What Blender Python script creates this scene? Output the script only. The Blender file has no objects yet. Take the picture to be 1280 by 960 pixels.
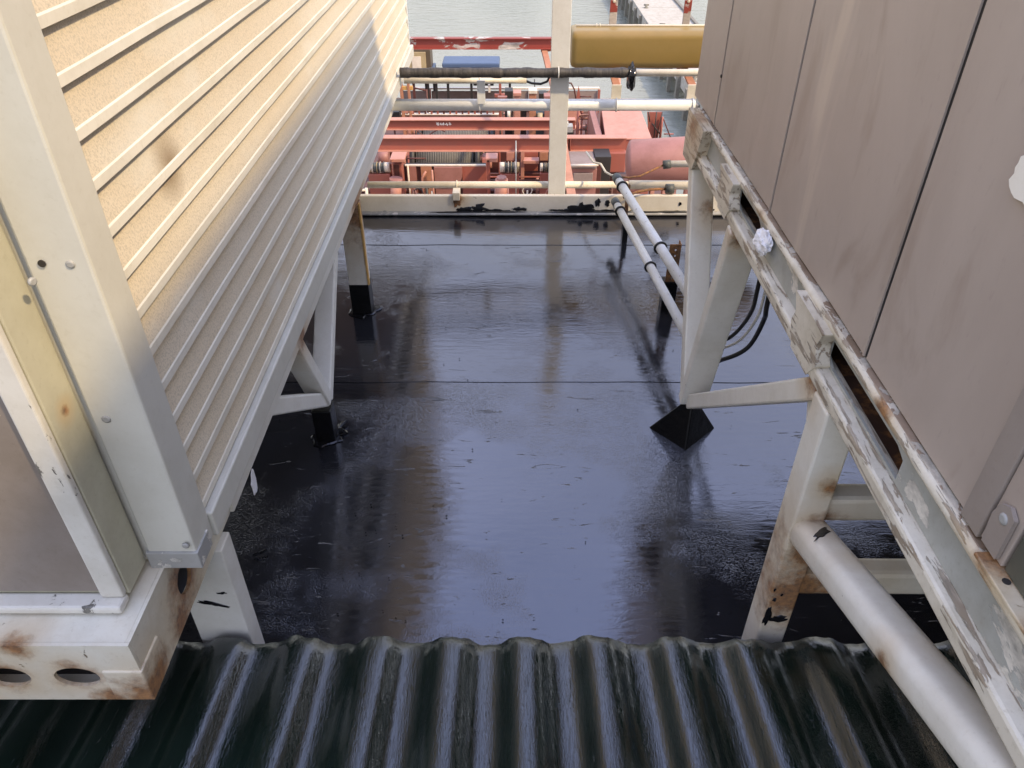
import bpy, bmesh, math, random
from mathutils import Vector, Matrix, noise as mnoise
random.seed(7)
S = bpy.context.scene
C = S.collection
R = math.radians

# ---------------------------------------------------------------- camera, light, sky
cam = bpy.data.cameras.new('camera')
cam.sensor_width = 36.0
cam.lens = 36.0 * 955 / 1280
cam.clip_start = 0.02
cam.clip_end = 3000
camo = bpy.data.objects.new('camera', cam)
C.objects.link(camo)
camo.location = (0, 0, 2.0)
camo.rotation_euler = (R(90 - 36.7), 0, 0)
S.camera = camo

SUN_EL, SUN_AZ = 46.0, 122.0        # azimuth clockwise from +Y (ahead), so the sun stands to the right and behind
sd = Vector((math.sin(R(SUN_AZ)) * math.cos(R(SUN_EL)), math.cos(R(SUN_AZ)) * math.cos(R(SUN_EL)), math.sin(R(SUN_EL))))
sun = bpy.data.lights.new('sun', 'SUN')
sun.energy = 3.9
sun.angle = R(2.4)
sun.color = (1.0, 0.77, 0.46)
suno = bpy.data.objects.new('sun', sun)
C.objects.link(suno)
suno.rotation_euler = sd.to_track_quat('Z', 'Y').to_euler()
suno.location = (3, -3, 8)

W = bpy.data.worlds.new('World')
S.world = W
W.use_nodes = True
wn = W.node_tree
bg = wn.nodes['Background']
sky = wn.nodes.new('ShaderNodeTexSky')
sky.sky_type = 'NISHITA'
sky.sun_disc = False
sky.sun_elevation = R(SUN_EL)
sky.sun_rotation = R(SUN_AZ)
sky.air_density = 1.0
sky.dust_density = 3.0
sky.ozone_density = 1.0
# thin bright haze and high cloud over the clear sky
tc = wn.nodes.new('ShaderNodeTexCoord')
cn = wn.nodes.new('ShaderNodeTexNoise'); cn.inputs['Scale'].default_value = 2.2; cn.inputs['Detail'].default_value = 5
wn.links.new(tc.outputs['Generated'], cn.inputs['Vector'])
cr = wn.nodes.new('ShaderNodeMapRange'); cr.inputs['From Min'].default_value = 0.35; cr.inputs['From Max'].default_value = 0.70
cr.inputs['To Min'].default_value = 0.45; cr.inputs['To Max'].default_value = 0.85
wn.links.new(cn.outputs['Fac'], cr.inputs['Value'])
cm = wn.nodes.new('ShaderNodeMix'); cm.data_type = 'RGBA'
wn.links.new(cr.outputs[0], cm.inputs[0]); wn.links.new(sky.outputs[0], cm.inputs[6]); # the haze is white towards the horizon and bluer overhead
sx = wn.nodes.new('ShaderNodeSeparateXYZ'); wn.links.new(tc.outputs['Generated'], sx.inputs[0])
hm = wn.nodes.new('ShaderNodeMapRange'); hm.inputs['From Min'].default_value = 0.15; hm.inputs['From Max'].default_value = 0.85
wn.links.new(sx.outputs['Z'], hm.inputs['Value'])
hc = wn.nodes.new('ShaderNodeMix'); hc.data_type = 'RGBA'
wn.links.new(hm.outputs[0], hc.inputs[0]); hc.inputs[6].default_value = (11.9, 11.6, 10.6, 1); hc.inputs[7].default_value = (9.6, 11.2, 17.6, 1)
wn.links.new(hc.outputs[2], cm.inputs[7])
wn.links.new(cm.outputs[2], bg.inputs[0])
bg.inputs[1].default_value = 0.15
S.view_settings.view_transform = 'Standard'
S.view_settings.look = 'None'
S.view_settings.gamma = 1.0
S.view_settings.exposure = 0.13

# ---------------------------------------------------------------- materials
class N:
    def __init__(s, name):
        s.m = bpy.data.materials.new(name)
        s.m.use_nodes = True
        s.t = s.m.node_tree
        s.b = s.t.nodes['Principled BSDF']
        s.pos = s.t.nodes.new('ShaderNodeNewGeometry').outputs['Position']
        s._h = None
    def lk(s, a, b): s.t.links.new(a, b)
    def n(s, kind, **kw):
        x = s.t.nodes.new(kind)
        for k, v in kw.items(): setattr(x, k, v)
        return x
    def sv(s, sock, v):
        if hasattr(v, 'is_output'): s.lk(v, sock)
        else: sock.default_value = v
    def noise(s, scale, detail=5, rough=0.6, stretch=(1, 1, 1), dist=0.0, off=(0, 0, 0)):
        mp = s.n('ShaderNodeMapping')
        mp.inputs['Scale'].default_value = stretch
        mp.inputs['Location'].default_value = off
        s.lk(s.pos, mp.inputs[0])
        x = s.n('ShaderNodeTexNoise')
        s.lk(mp.outputs[0], x.inputs['Vector'])
        x.inputs['Scale'].default_value = scale
        x.inputs['Detail'].default_value = detail
        x.inputs['Roughness'].default_value = rough
        x.inputs['Distortion'].default_value = dist
        return x.outputs['Fac']
    def step(s, fac, lo, hi):
        x = s.n('ShaderNodeMapRange')
        s.lk(fac, x.inputs['Value'])
        x.inputs['From Min'].default_value = lo
        x.inputs['From Max'].default_value = hi
        x.clamp = True
        return x.outputs[0]
    def math(s, op, a, b=0.0, c=None):
        x = s.n('ShaderNodeMath', operation=op)
        s.sv(x.inputs[0], a); s.sv(x.inputs[1], b)
        if c is not None: s.sv(x.inputs[2], c)
        return x.outputs[0]
    def mix(s, fac, a, b):
        x = s.n('ShaderNodeMix', data_type='RGBA')
        s.sv(x.inputs[0], fac)
        for i, v in ((6, a), (7, b)):
            if isinstance(v, tuple): x.inputs[i].default_value = v + (1,) if len(v) == 3 else v
            else: s.lk(v, x.inputs[i])
        return x.outputs[2]
    def col(s, v):
        if isinstance(v, tuple): s.b.inputs['Base Color'].default_value = v + (1,)
        else: s.lk(v, s.b.inputs['Base Color'])
    def rough(s, v): s.sv(s.b.inputs['Roughness'], v)
    def metal(s, v): s.sv(s.b.inputs['Metallic'], v)
    def bump(s, h, dist=0.002, strength=1.0):
        x = s.n('ShaderNodeBump')
        x.inputs['Distance'].default_value = dist
        x.inputs['Strength'].default_value = strength
        s.lk(h, x.inputs['Height'])
        if s._h is not None: s.lk(s._h, x.inputs['Normal'])
        s._h = x.outputs[0]
        s.lk(s._h, s.b.inputs['Normal'])
    def near(s, pts):
        """1 at the given spots falling to 0 at their radius"""
        acc = None
        for (x, y, z, r) in pts:
            d = s.n('ShaderNodeVectorMath', operation='DISTANCE')
            s.lk(s.pos, d.inputs[0]); d.inputs[1].default_value = (x, y, z)
            v = s.math('SUBTRACT', 1.0, s.math('DIVIDE', d.outputs['Value'], r))
            acc = v if acc is None else s.math('MAXIMUM', acc, v)
        return acc

def paint(name, base, under=None, peel=0.0, rust=(), rustall=0.0, dirt=0.25, rough=0.42, st=(1, 1, 1), scale=14, dirtcol=None, bump=1.0, peel2=None):
    m = N(name)
    dcol = dirtcol or tuple(c * k for c, k in zip(base, (0.62, 0.58, 0.5)))
    c = m.mix(m.math('MULTIPLY', m.step(m.noise(5, 8, 0.7), 0.42, 0.72), dirt * 2), base, dcol)
    c = m.mix(m.math('MULTIPLY', m.step(m.noise(90, 3, 0.6), 0.58, 0.75), dirt), c, dcol)
    r = rough
    if under:
        nz = m.noise(scale, 10, 0.62, st, 0.4)
        mask = m.step(nz, 1.0 - peel, 1.0 - peel + 0.012)
        uc = m.mix(m.step(m.noise(30, 6, 0.7, st), 0.4, 0.65), under, tuple(x * 0.45 for x in under))
        if peel2: uc = m.mix(m.step(m.noise(7, 4, 0.6), 0.45, 0.6), uc, peel2)
        c = m.mix(mask, c, uc)
        m.bump(m.math('SUBTRACT', 1.0, mask), 0.0015 * bump, 0.7)
    if rust or rustall:
        nz = m.noise(22, 8, 0.7)
        if rust:
            v = m.math('ADD', m.near(rust), m.math('MULTIPLY', m.math('SUBTRACT', nz, 0.5), 1.3))
            mk = m.step(v, 0.18, 0.62)
            if rustall: mk = m.math('MAXIMUM', mk, m.step(nz, 1 - rustall, 1 - rustall + .12))
        else:
            mk = m.step(nz, 1 - rustall, 1 - rustall + 0.12)
        rc = m.mix(m.step(m.noise(60, 6, 0.7), 0.35, 0.65), (0.36, 0.17, 0.06), (0.11, 0.05, 0.025))
        if rust:
            halo = m.step(m.math('ADD', m.near([(x, y, z, r_ * 1.5) for x, y, z, r_ in rust]), m.math('MULTIPLY', m.math('SUBTRACT', m.noise(9, 5, 0.6), 0.5), 0.8)), 0.0, 0.9)
            c = m.mix(m.math('MULTIPLY', halo, 0.6), c, (0.52, 0.36, 0.17))
            if not rustall: mk = m.math('MULTIPLY', m.step(v, 0.36, 0.8), 0.92)
        c = m.mix(mk, c, rc)
    m.col(c)
    m.rough(m.math('ADD', rough - 0.06, m.math('MULTIPLY', m.noise(40, 4), 0.16)))
    m.bump(m.noise(70, 4, 0.6), 0.0004 * bump, 0.6)
    m.bump(m.noise(6, 3, 0.5), 0.002 * bump, 0.35)
    return m.m

WHITE = (0.74, 0.73, 0.69)
M = {}
M['white'] = paint('white_gloss_paint', WHITE, dirt=0.2, rust=[(-0.70, 3.30, 0.60, 0.35), (-0.72, 2.15, 0.60, 0.12)])
M['skid'] = paint('skid_cream_paint', (0.72, 0.70, 0.62), under=(0.22, 0.18, 0.14), peel=0.335, dirt=0.35,
    rust=[(-0.716, 1.09, 0.66, 0.14), (-0.845, 0.85, 0.655, 0.085), (-0.98, 0.85, 0.655, 0.085), (-0.716, 0.87, 0.60, 0.13), (-0.716, 1.02, 0.60, 0.10), (-1.1, 0.85, 0.59, 0.12), (-0.93, .85, .75, .06), (-0.70, 1.15, 0.76, 0.10), (-0.8, 0.85, 0.585, .08)])
M['box_edge'] = paint('worn_white_edge', (0.64, 0.62, 0.57), under=(0.16, 0.15, 0.13), peel=0.37, st=(2.5, 2.5, 1), scale=12)
M['post'] = paint('container_post_paint', (0.60, 0.59, 0.53), dirt=0.15)
M['olive'] = paint('pale_olive_paint', (0.49, 0.47, 0.36), dirt=0.25, rust=[(-0.748, 1.0, 1.2, 0.022)])
M['greyp'] = paint('grey_end_panel_paint', (0.235, 0.20, 0.175), dirt=0.3, rough=0.38)
M['cap'] = paint('bare_grey_plate', (0.36, 0.36, 0.35), under=(0.7, 0.68, 0.63), peel=0.42, dirt=0.3)
M['truss'] = paint('white_leg_paint', (0.78, 0.75, 0.68), dirt=0.22, under=(0.30, 0.22, 0.15), peel=0.30,
    rust=[(0.74, 1.25, 0.40, 0.24), (0.74, 1.27, 0.56, 0.18), (0.72, 1.27, 0.66, 0.08), (0.72, 1.25, 0.78, 0.05), (0.69, 1.37, 0.99, 0.075), (0.69, 2.10, 0.97, 0.07),
          (0.74, 1.05, 0.68, .07), (0.66, .8, .78, .05), (0.74, 0.75, 0.80, .06), (0.73, 2.60, 0.85, 0.10), (0.70, 1.05, .66, .05)])
M['flaky'] = paint('flaking_cream_paint', (0.70, 0.65, 0.55), under=(0.48, 0.41, 0.32), peel=0.455, st=(4, 0.5, 4), scale=17, dirt=0.45, bump=3.0, peel2=(0.30, 0.24, 0.175),
    rust=[(0.68, 1.95, 1.1, 0.06), (0.68, 1.10, 1.12, 0.06), (0.68, 0.72, 1.15, 0.07), (0.68, 2.75, 1.1, 0.12)])
M['ledge'] = paint('rust_streaked_ledge_paint', (0.30, 0.22, 0.16), under=(0.60, 0.54, 0.45), peel=0.50, st=(1, 0.5, 1), scale=22, dirt=0.6, rustall=0.35)
M['web'] = paint('grey_primer_web', (0.38, 0.39, 0.37), under=(0.66, 0.63, 0.57), peel=0.40, st=(1, 0.5, 1), dirt=0.35)
M['dark_rust'] = paint('dark_rust', (0.085, 0.045, 0.03), dirt=0.5, rustall=0.5, rough=0.85)
M['angle'] = paint('stained_angle_paint', (0.68, 0.62, 0.50), dirt=0.5, under=(0.4, 0.3, 0.2), peel=0.4, rust=[(0.69, 0.745, 1.14, 0.10), (0.69, 0.6, 1.14, 0.05)])
M['rusty'] = paint('rusted_steel', (0.17, 0.10, 0.06), dirt=0.4, rustall=0.6, rough=0.8)
M['edge_rust'] = paint('orange_rust_stain', (0.60, 0.36, 0.12), dirt=0.4, rustall=0.4, rough=0.7)
M['pipew'] = paint('white_pipe_paint', (0.82, 0.83, 0.82), dirt=0.2, rough=0.35)
M['pipec'] = paint('cream_pipe_paint', (0.76, 0.70, 0.58), dirt=0.4, rustall=0.30, rough=0.45)
M['pipes'] = paint('speckled_pipe_paint', (0.74, 0.73, 0.70), under=(0.25, 0.22, 0.2), peel=0.33, scale=40, dirt=0.3)
M['coaming'] = paint('coaming_paint', (0.74, 0.70, 0.62), dirt=0.2, under=(0.45, 0.4, 0.34), peel=0.3, rust=[(-0.325, 4.45, 0.10, 0.06), (0.66, 4.42, 0.08, .05)])
M['red'] = paint('red_oxide_paint', (0.33, 0.095, 0.066), dirt=0.3, dirtcol=(0.25, 0.10, 0.075), rough=0.5)
M['redpeel'] = paint('peeling_red_paint', (0.27, 0.05, 0.038), under=(0.55, 0.49, 0.45), peel=0.47, st=(0.25, 0.25, 0.6), scale=9, dirt=0.2)
M['pink'] = paint('faded_pink_red_paint', (0.52, 0.245, 0.185), dirt=0.3, rough=0.5)
M['rose'] = paint('dusty_rose_paint', (0.34, 0.155, 0.13), dirt=0.3, rough=0.5)
M['orange'] = paint('orange_primer', (0.44, 0.20, 0.12), dirt=0.4, rough=0.55)
M['maroon'] = paint('maroon_paint', (0.10, 0.032, 0.026), dirt=0.4, rough=0.55)
M['deckred'] = paint('deck_red_paint', (0.12, 0.055, 0.045), dirt=0.5, dirtcol=(0.12, 0.07, 0.06), rough=0.6)
M['dark'] = paint('dark_greasy_steel', (0.030, 0.026, 0.024), dirt=0.3, rough=0.5)
M['hull'] = paint('mauve_bulwark_paint', (0.26, 0.20, 0.18), dirt=0.3, rough=0.55)
M['cream'] = paint('cream_trim', (0.70, 0.62, 0.52), dirt=0.3)
M['blue'] = paint('blue_cover', (0.07, 0.11, 0.20), dirt=0.15, rough=0.5)
M['tan'] = paint('tan_locker_paint', (0.42, 0.33, 0.19), dirt=0.3)
M['tan_dark'] = paint('brown_locker_trim', (0.10, 0.075, 0.05), dirt=0.3)
M['gold'] = paint('mustard_gloss_paint', (0.30, 0.20, 0.06), dirt=0.2, dirtcol=(0.20, 0.15, 0.04), rough=0.33, under=(0.65, 0.55, 0.4), peel=0.262, st=(1, 1, .2), scale=30)
M['concrete'] = paint('jetty_concrete', (0.46, 0.43, 0.38), dirt=0.4, rough=0.85, bump=3)
M['pile'] = paint('weathered_pile', (0.22, 0.205, 0.175), dirt=0.4, rough=0.85)
M['plastic'] = paint('crumpled_white_plastic', (0.82, 0.82, 0.86), dirt=0.03, rough=0.3)
M['cardw'] = paint('torn_white_patch', (0.84, 0.81, 0.74), dirt=0.1, rough=0.8)
M['fitting'] = paint('grey_coupling', (0.09, 0.10, 0.10), dirt=0.4, rough=0.5)

def rubber():
    m = N('black_rubber'); m.col((0.012, 0.012, 0.013)); m.rough(0.35); m.bump(m.noise(120, 3), 0.0003); return m.m
M['rubber'] = rubber()
def wrap():
    m = N('wrapped_pipe_tape')
    m.col(m.mix(m.step(m.noise(9, 6, 0.7, (6, 1, 1)), 0.35, 0.7), (0.028, 0.026, 0.026), (0.085, 0.075, 0.068)))
    m.rough(0.55); m.bump(m.noise(14, 6, 0.6, (3, 1, 1)), 0.006); return m.m
M['wrap'] = wrap()

def tar(name, base, st, rscale, ior=2.3, coarse=1.0, streak=0.0):
    m = N(name)
    n1 = m.noise(3.2, 6, 0.65)
    m.col(m.mix(m.step(n1, 0.35, 0.7), base, tuple(c * 1.8 + 0.004 for c in base)))
    m.b.inputs['IOR'].default_value = ior
    m.b.inputs['Specular Tint'].default_value = (0.88, 0.89, 1.0, 1)  # blue of the reflected sky is put into the specular tint
    r = m.math('ADD', 0.035, m.math('MULTIPLY', m.step(m.noise(2.2, 7, 0.7), 0.45, 0.75), rscale))
    m.rough(r)
    if streak: m.bump(m.noise(170, 3, 0.7, (1, 0.12, 1), 1.0), streak, 0.55)
    # brushed ridges left by the roller, wrinkles, fine grit that comes in patches
    m.bump(m.noise(26, 6, 0.62, st, 0.6), 0.0035, 0.5 * coarse)
    patch = m.step(m.noise(1.6, 4, 0.6, off=(3, 1, 0)), 0.49, 0.66)
    grit = m.math('MULTIPLY', m.step(m.noise(230, 2, 0.5), 0.5, 0.72), patch)
    m.bump(grit, 0.0014 if not streak else 0.0004, 0.55)
    m.bump(m.noise(1.7, 3, 0.5), 0.012, 0.35 * coarse)
    m.bump(m.step(m.noise(19, 8, 0.7, (st[0], st[1], 1), 1.5), 0.64, 0.70), 0.002, 0.6)
    return m.m
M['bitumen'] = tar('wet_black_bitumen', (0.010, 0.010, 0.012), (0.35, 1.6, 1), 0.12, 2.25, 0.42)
M['tarcorr'] = tar('tarred_corrugated_sheet', (0.003, 0.008, 0.005), (7, 0.5, 1), 0.03, 1.85, 0.06, 0.0014)
M['tarblob'] = tar('thick_tar', (0.006, 0.006, 0.007), (1, 1, 1), 0.2, 1.5)

def louvre_mat():
    m = N('dusty_louvre_paint')
    dust = m.step(m.noise(2.5, 6, 0.7, (1, 0.5, 1)), 0.25, 0.75)
    c = m.mix(dust, (0.69, 0.625, 0.51), (0.63, 0.53, 0.385))
    sp = m.step(m.noise(260, 3, 0.7), 0.47, 0.62)
    c = m.mix(m.math('MULTIPLY', sp, 0.75), c, (0.44, 0.39, 0.30))
    cl = m.step(m.noise(3.3, 5, 0.6, (1, 0.6, 1), off=(4, 4, 4)), 0.56, 0.72)
    c = m.mix(m.math('MULTIPLY', cl, 0.6), c, (0.68, 0.67, 0.61))
    st = m.near([(-0.66, 1.42, 1.46, 0.075), (-0.66, 2.3, 1.93, 0.06), (-0.66, 3.0, 1.75, 0.05)])
    c = m.mix(m.math('MULTIPLY', m.step(st, 0.0, 0.8), 0.8), c, (0.20, 0.13, 0.06))
    m.col(c); m.rough(0.55)
    m.bump(m.noise(260, 3, 0.7), 0.0007, 0.7)
    m.bump(m.noise(3, 3, 0.5), 0.006, 0.5)
    return m.m
def foot_mat():
    m = N('brushed_black_tar'); m.col((0.004, 0.004, 0.005)); m.b.inputs['IOR'].default_value = 1.33; m.rough(0.3)
    m.bump(m.noise(30, 7, 0.7), 0.006, 0.7); m.bump(m.noise(150, 4), 0.001, 0.6); return m.m
M['foot'] = foot_mat()
M['louvre'] = louvre_mat()
M['lip'] = paint('louvre_lip_paint', (0.76, 0.73, 0.64), dirt=0.25)

def wall_mat():
    m = N('taupe_clad_paint')
    c = m.mix(m.step(m.noise(1.6, 5, 0.6, (1, 1, 0.6), 0.8), 0.35, 0.7), (0.425, 0.36, 0.315), (0.35, 0.29, 0.25))
    c = m.mix(m.math('MULTIPLY', m.step(m.noise(4.5, 4, 0.55, (1, 1.4, 0.5), 1.0, (7, 2, 1)), 0.54, 0.68), 0.55), c, (0.30, 0.235, 0.19))
    c = m.mix(m.math('MULTIPLY', m.step(m.noise(2.6, 3, 0.5, (1, 2.2, 0.35), 0.3, (1, 9, 4)), 0.60, 0.70), 0.5), c, (0.58, 0.49, 0.40))
    c = m.mix(m.math('MULTIPLY', m.step(m.noise(34, 5, 0.7, (1, 1.5, 0.5)), 0.60, 0.74), 0.3), c, (0.25, 0.19, 0.17))
    m.col(c)
    m.rough(m.math('ADD', 0.36, m.math('MULTIPLY', m.noise(5, 5), 0.2)))
    m.bump(m.noise(1.8, 3, 0.5), 0.012, 0.4); m.bump(m.noise(90, 4), 0.0003, 0.5)
    return m.m
M['wall'] = wall_mat()
M['wall_dark'] = paint('dark_green_grey_panel', (0.085, 0.085, 0.068), dirt=0.3, dirtcol=(0.14, 0.13, 0.10), rough=0.5, scale=30)
M['wall_strip'] = paint('dark_taupe_strip', (0.31, 0.265, 0.235), dirt=0.2)

def rope_mat():
    m = N('steel_rope_coils')
    w = m.n('ShaderNodeTexWave', wave_type='BANDS', bands_direction='X')
    m.lk(m.pos, w.inputs['Vector']); w.inputs['Scale'].default_value = 9; w.inputs['Distortion'].default_value = 1.2; w.inputs['Detail'].default_value = 3
    m.col(m.mix(m.math('MULTIPLY', w.outputs['Fac'], m.noise(6, 6, 0.8)), (0.07, 0.062, 0.052), (0.30, 0.27, 0.22)))
    m.bump(w.outputs['Fac'], 0.01); m.rough(0.6); return m.m
M['rope'] = rope_mat()

def water_mat():
    m = N('calm_grey_water')
    m.col(m.mix(m.step(m.noise(0.05, 3), 0.4, 0.6), (0.20, 0.21, 0.175), (0.235, 0.235, 0.195)))
    m.b.inputs['IOR'].default_value = 1.45
    m.rough(0.07)
    m.bump(m.noise(0.9, 5, 0.6, (1, 2.2, 1)), 0.09, 0.6)
    m.bump(m.noise(6, 4, 0.6, (1, 1.8, 1)), 0.008, 0.5)
    return m.m
M['water'] = water_mat()

# ---------------------------------------------------------------- mesh helpers
def tag(o, label=None, cat=None, group=None, kind=None):
    if label: o['label'] = label
    if cat: o['category'] = cat
    if group: o['group'] = group
    if kind: o['kind'] = kind
    return o
def thing(name, label, cat, loc=(0, 0, 0), group=None):
    o = bpy.data.objects.new(name, None); C.objects.link(o); o.empty_display_size = 0.1
    o.location = loc
    return tag(o, label, cat, group)

class MB:
    def __init__(s): s.v = []; s.f = []; s.mi = []; s.sm = []
    def add(s, vs, fs, mi=0, smooth=False):
        b = len(s.v); s.v += [tuple(v) for v in vs]
        for f in fs: s.f.append(tuple(i + b for i in f)); s.mi.append(mi); s.sm.append(smooth)
        return s
    def box(s, x0, y0, z0, x1, y1, z1, mi=0):
        vs = [(x, y, z) for z in (z0, z1) for y in (y0, y1) for x in (x0, x1)]
        return s.add(vs, [(0, 2, 3, 1), (4, 5, 7, 6), (0, 1, 5, 4), (2, 6, 7, 3), (0, 4, 6, 2), (1, 3, 7, 5)], mi)
    def beam(s, a, b, w, h, up=(1, 0, 0), mi=0):
        """bar from a to b, w wide along up, h deep across it"""
        a = Vector(a); b = Vector(b); d = (b - a).normalized(); u = Vector(up)
        u = (u - d * u.dot(d)).normalized(); t = d.cross(u)
        vs = []
        for p in (a, b):
            for (i, j) in ((-1, -1), (1, -1), (1, 1), (-1, 1)):
                vs.append(p + u * (w / 2 * i) + t * (h / 2 * j))
        return s.add(vs, [(3, 2, 1, 0), (4, 5, 6, 7), (0, 1, 5, 4), (1, 2, 6, 5), (2, 3, 7, 6), (3, 0, 4, 7)], mi)
    def tube(s, pts, r, n=12, cap=True, mi=0, rs=None):
        P = [Vector(p) for p in pts]; rings = []
        u = None
        for i, p in enumerate(P):
            d = (P[min(i + 1, len(P) - 1)] - P[max(i - 1, 0)]).normalized()
            if u is None:
                u = d.cross(Vector((0.12, 0.3, 0.95)));
                if u.length < 1e-3: u = d.cross(Vector((1, 0, 0)))
            u = (u - d * u.dot(d)).normalized(); t = d.cross(u)
            rr = rs[i] if rs else r
            rings.append([p + (u * math.cos(2 * math.pi * k / n) + t * math.sin(2 * math.pi * k / n)) * rr for k in range(n)])
        vs = [v for q in rings for v in q]; fs = []
        for i in range(len(P) - 1):
            for k in range(n):
                fs.append((i * n + k, i * n + (k + 1) % n, (i + 1) * n + (k + 1) % n, (i + 1) * n + k))
        s.add(vs, fs, mi, True)
        if cap:
            b = len(s.v) - len(vs)
            s.f.append(tuple(b + k for k in range(n - 1, -1, -1))); s.mi.append(mi); s.sm.append(False)
            s.f.append(tuple(b + (len(P) - 1) * n + k for k in range(n))); s.mi.append(mi); s.sm.append(False)
        return s
    def prism(s, poly, axis, a, b, mi=0, smooth=False):
        """2-D polygon (in the two other axes, in order) drawn out along axis from a to b"""
        n = len(poly)
        def pt(p, q):
            if axis == 'x': return (q, p[0], p[1])
            if axis == 'y': return (p[0], q, p[1])
            return (p[0], p[1], q)
        vs = [pt(p, a) for p in poly] + [pt(p, b) for p in poly]
        fs = [(i, (i + 1) % n, n + (i + 1) % n, n + i) for i in range(n)]
        s.add(vs, fs, mi, smooth)
        s.add(vs, [tuple(range(n)), tuple(range(2 * n - 1, n - 1, -1))], mi)
        return s
    def build(s, name, mats, parent=None, bevel=0.0, origin=None):
        o0 = Vector(origin) if origin is not None else (root_loc(parent) if parent else Vector((0, 0, 0)))
        me = bpy.data.meshes.new(name)
        me.from_pydata([Vector(v) - o0 for v in s.v], [], s.f)
        for m in (mats if isinstance(mats, (list, tuple)) else [mats]): me.materials.append(m)
        me.polygons.foreach_set('material_index', s.mi)
        me.polygons.foreach_set('use_smooth', s.sm)
        bm = bmesh.new(); bm.from_mesh(me)
        bmesh.ops.recalc_face_normals(bm, faces=bm.faces[:])
        bm.to_mesh(me); bm.free()
        me.update()
        o = bpy.data.objects.new(name, me); C.objects.link(o)
        if parent is None: o.location = o0
        elif origin is not None: o.location = o0 - root_loc(parent)
        if parent: o.parent = parent
        if bevel:
            b = o.modifiers.new('edge', 'BEVEL'); b.width = bevel; b.segments = 2; b.limit_method = 'ANGLE'; b.angle_limit = R(35)
        return o
def root_loc(p):
    v = Vector((0, 0, 0))
    while p: v = v + p.location; p = p.parent
    return v
def box(name, m, parent, b, bevel=0.004): return MB().box(*b).build(name, m, parent, bevel)
def bar(name, m, parent, a, b, w, h, up=(1, 0, 0), bevel=0.006): return MB().beam(a, b, w, h, up).build(name, m, parent, bevel)
def pipe(name, m, parent, pts, r, n=14, **k): return MB().tube(pts, r, n, **k).build(name, m, parent)
def ring(name, m, parent, c, axis, R0, r, n=20):
    """hoop round a pipe at c, axis = pipe direction"""
    c = Vector(c); d = Vector(axis).normalized(); u = d.orthogonal().normalized(); t = d.cross(u)
    pts = [c + (u * math.cos(2 * math.pi * k / n) + t * math.sin(2 * math.pi * k / n)) * R0 for k in range(n + 1)]
    return MB().tube(pts, r, 6, cap=False).build(name, m, parent)
def holed(name, m, parent, outline, holes, place, depth):
    """plate cut from an outline with holes; place(p, q, t) maps plate coordinates to the world"""
    bm = bmesh.new(); es = []
    for loop in [outline] + holes:
        vs = [bm.verts.new((p, q, 0)) for p, q in loop]
        es += [bm.edges.new((vs[i], vs[(i + 1) % len(vs)])) for i in range(len(vs))]
    bmesh.ops.triangle_fill(bm, use_beauty=True, use_dissolve=False, edges=es)
    r = bmesh.ops.extrude_face_region(bm, geom=bm.faces[:])
    for v in r['geom']:
        if isinstance(v, bmesh.types.BMVert): v.co.z = depth
    o0 = root_loc(parent)
    for v in bm.verts: v.co = Vector(place(v.co.x, v.co.y, v.co.z)) - o0
    bmesh.ops.recalc_face_normals(bm, faces=bm.faces[:])
    me = bpy.data.meshes.new(name); bm.to_mesh(me); bm.free(); me.materials.append(m)
    o = bpy.data.objects.new(name, me); C.objects.link(o); o.parent = parent
    return o
def ell(cx, cy, rx, ry, n=24): return [(cx + rx * math.cos(2 * math.pi * k / n), cy + ry * math.sin(2 * math.pi * k / n)) for k in range(n)]
def blob(name, m, parent, c, u, v, w, seed, n=22, thick=0.004, jag=0.35):
    """irregular smear lying in the plane u, v, standing thick proud along w"""
    rnd = random.Random(seed); c = Vector(c); u = Vector(u); v = Vector(v); w = Vector(w).normalized()
    rim = []; top = []
    ph = rnd.random() * 10
    for k in range(n):
        a = 2 * math.pi * k / n
        r = 1 + jag * mnoise.noise(Vector((math.cos(a) * 1.8 + ph, math.sin(a) * 1.8, seed))) * 1.6 + jag * 0.5 * (rnd.random() - 0.5)
        rim.append(c + u * (math.cos(a) * r) + v * (math.sin(a) * r))
        top.append(c + (u * math.cos(a) + v * math.sin(a)) * (r * 0.9) + w * thick)
    b = MB()
    fs = [(k, (k + 1) % n, n + (k + 1) % n, n + k) for k in range(n)] + [(n + k, n + (k + 1) % n, 2 * n) for k in range(n)]
    b.add(rim + top + [c + w * thick * 1.3], fs)
    o = b.build(name, m, parent)
    return o
def copy_tree(o, parent=None):
    c = o.copy(); C.objects.link(c); c.parent = parent
    for ch in list(o.children): copy_tree(ch, c)
    return c

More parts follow.
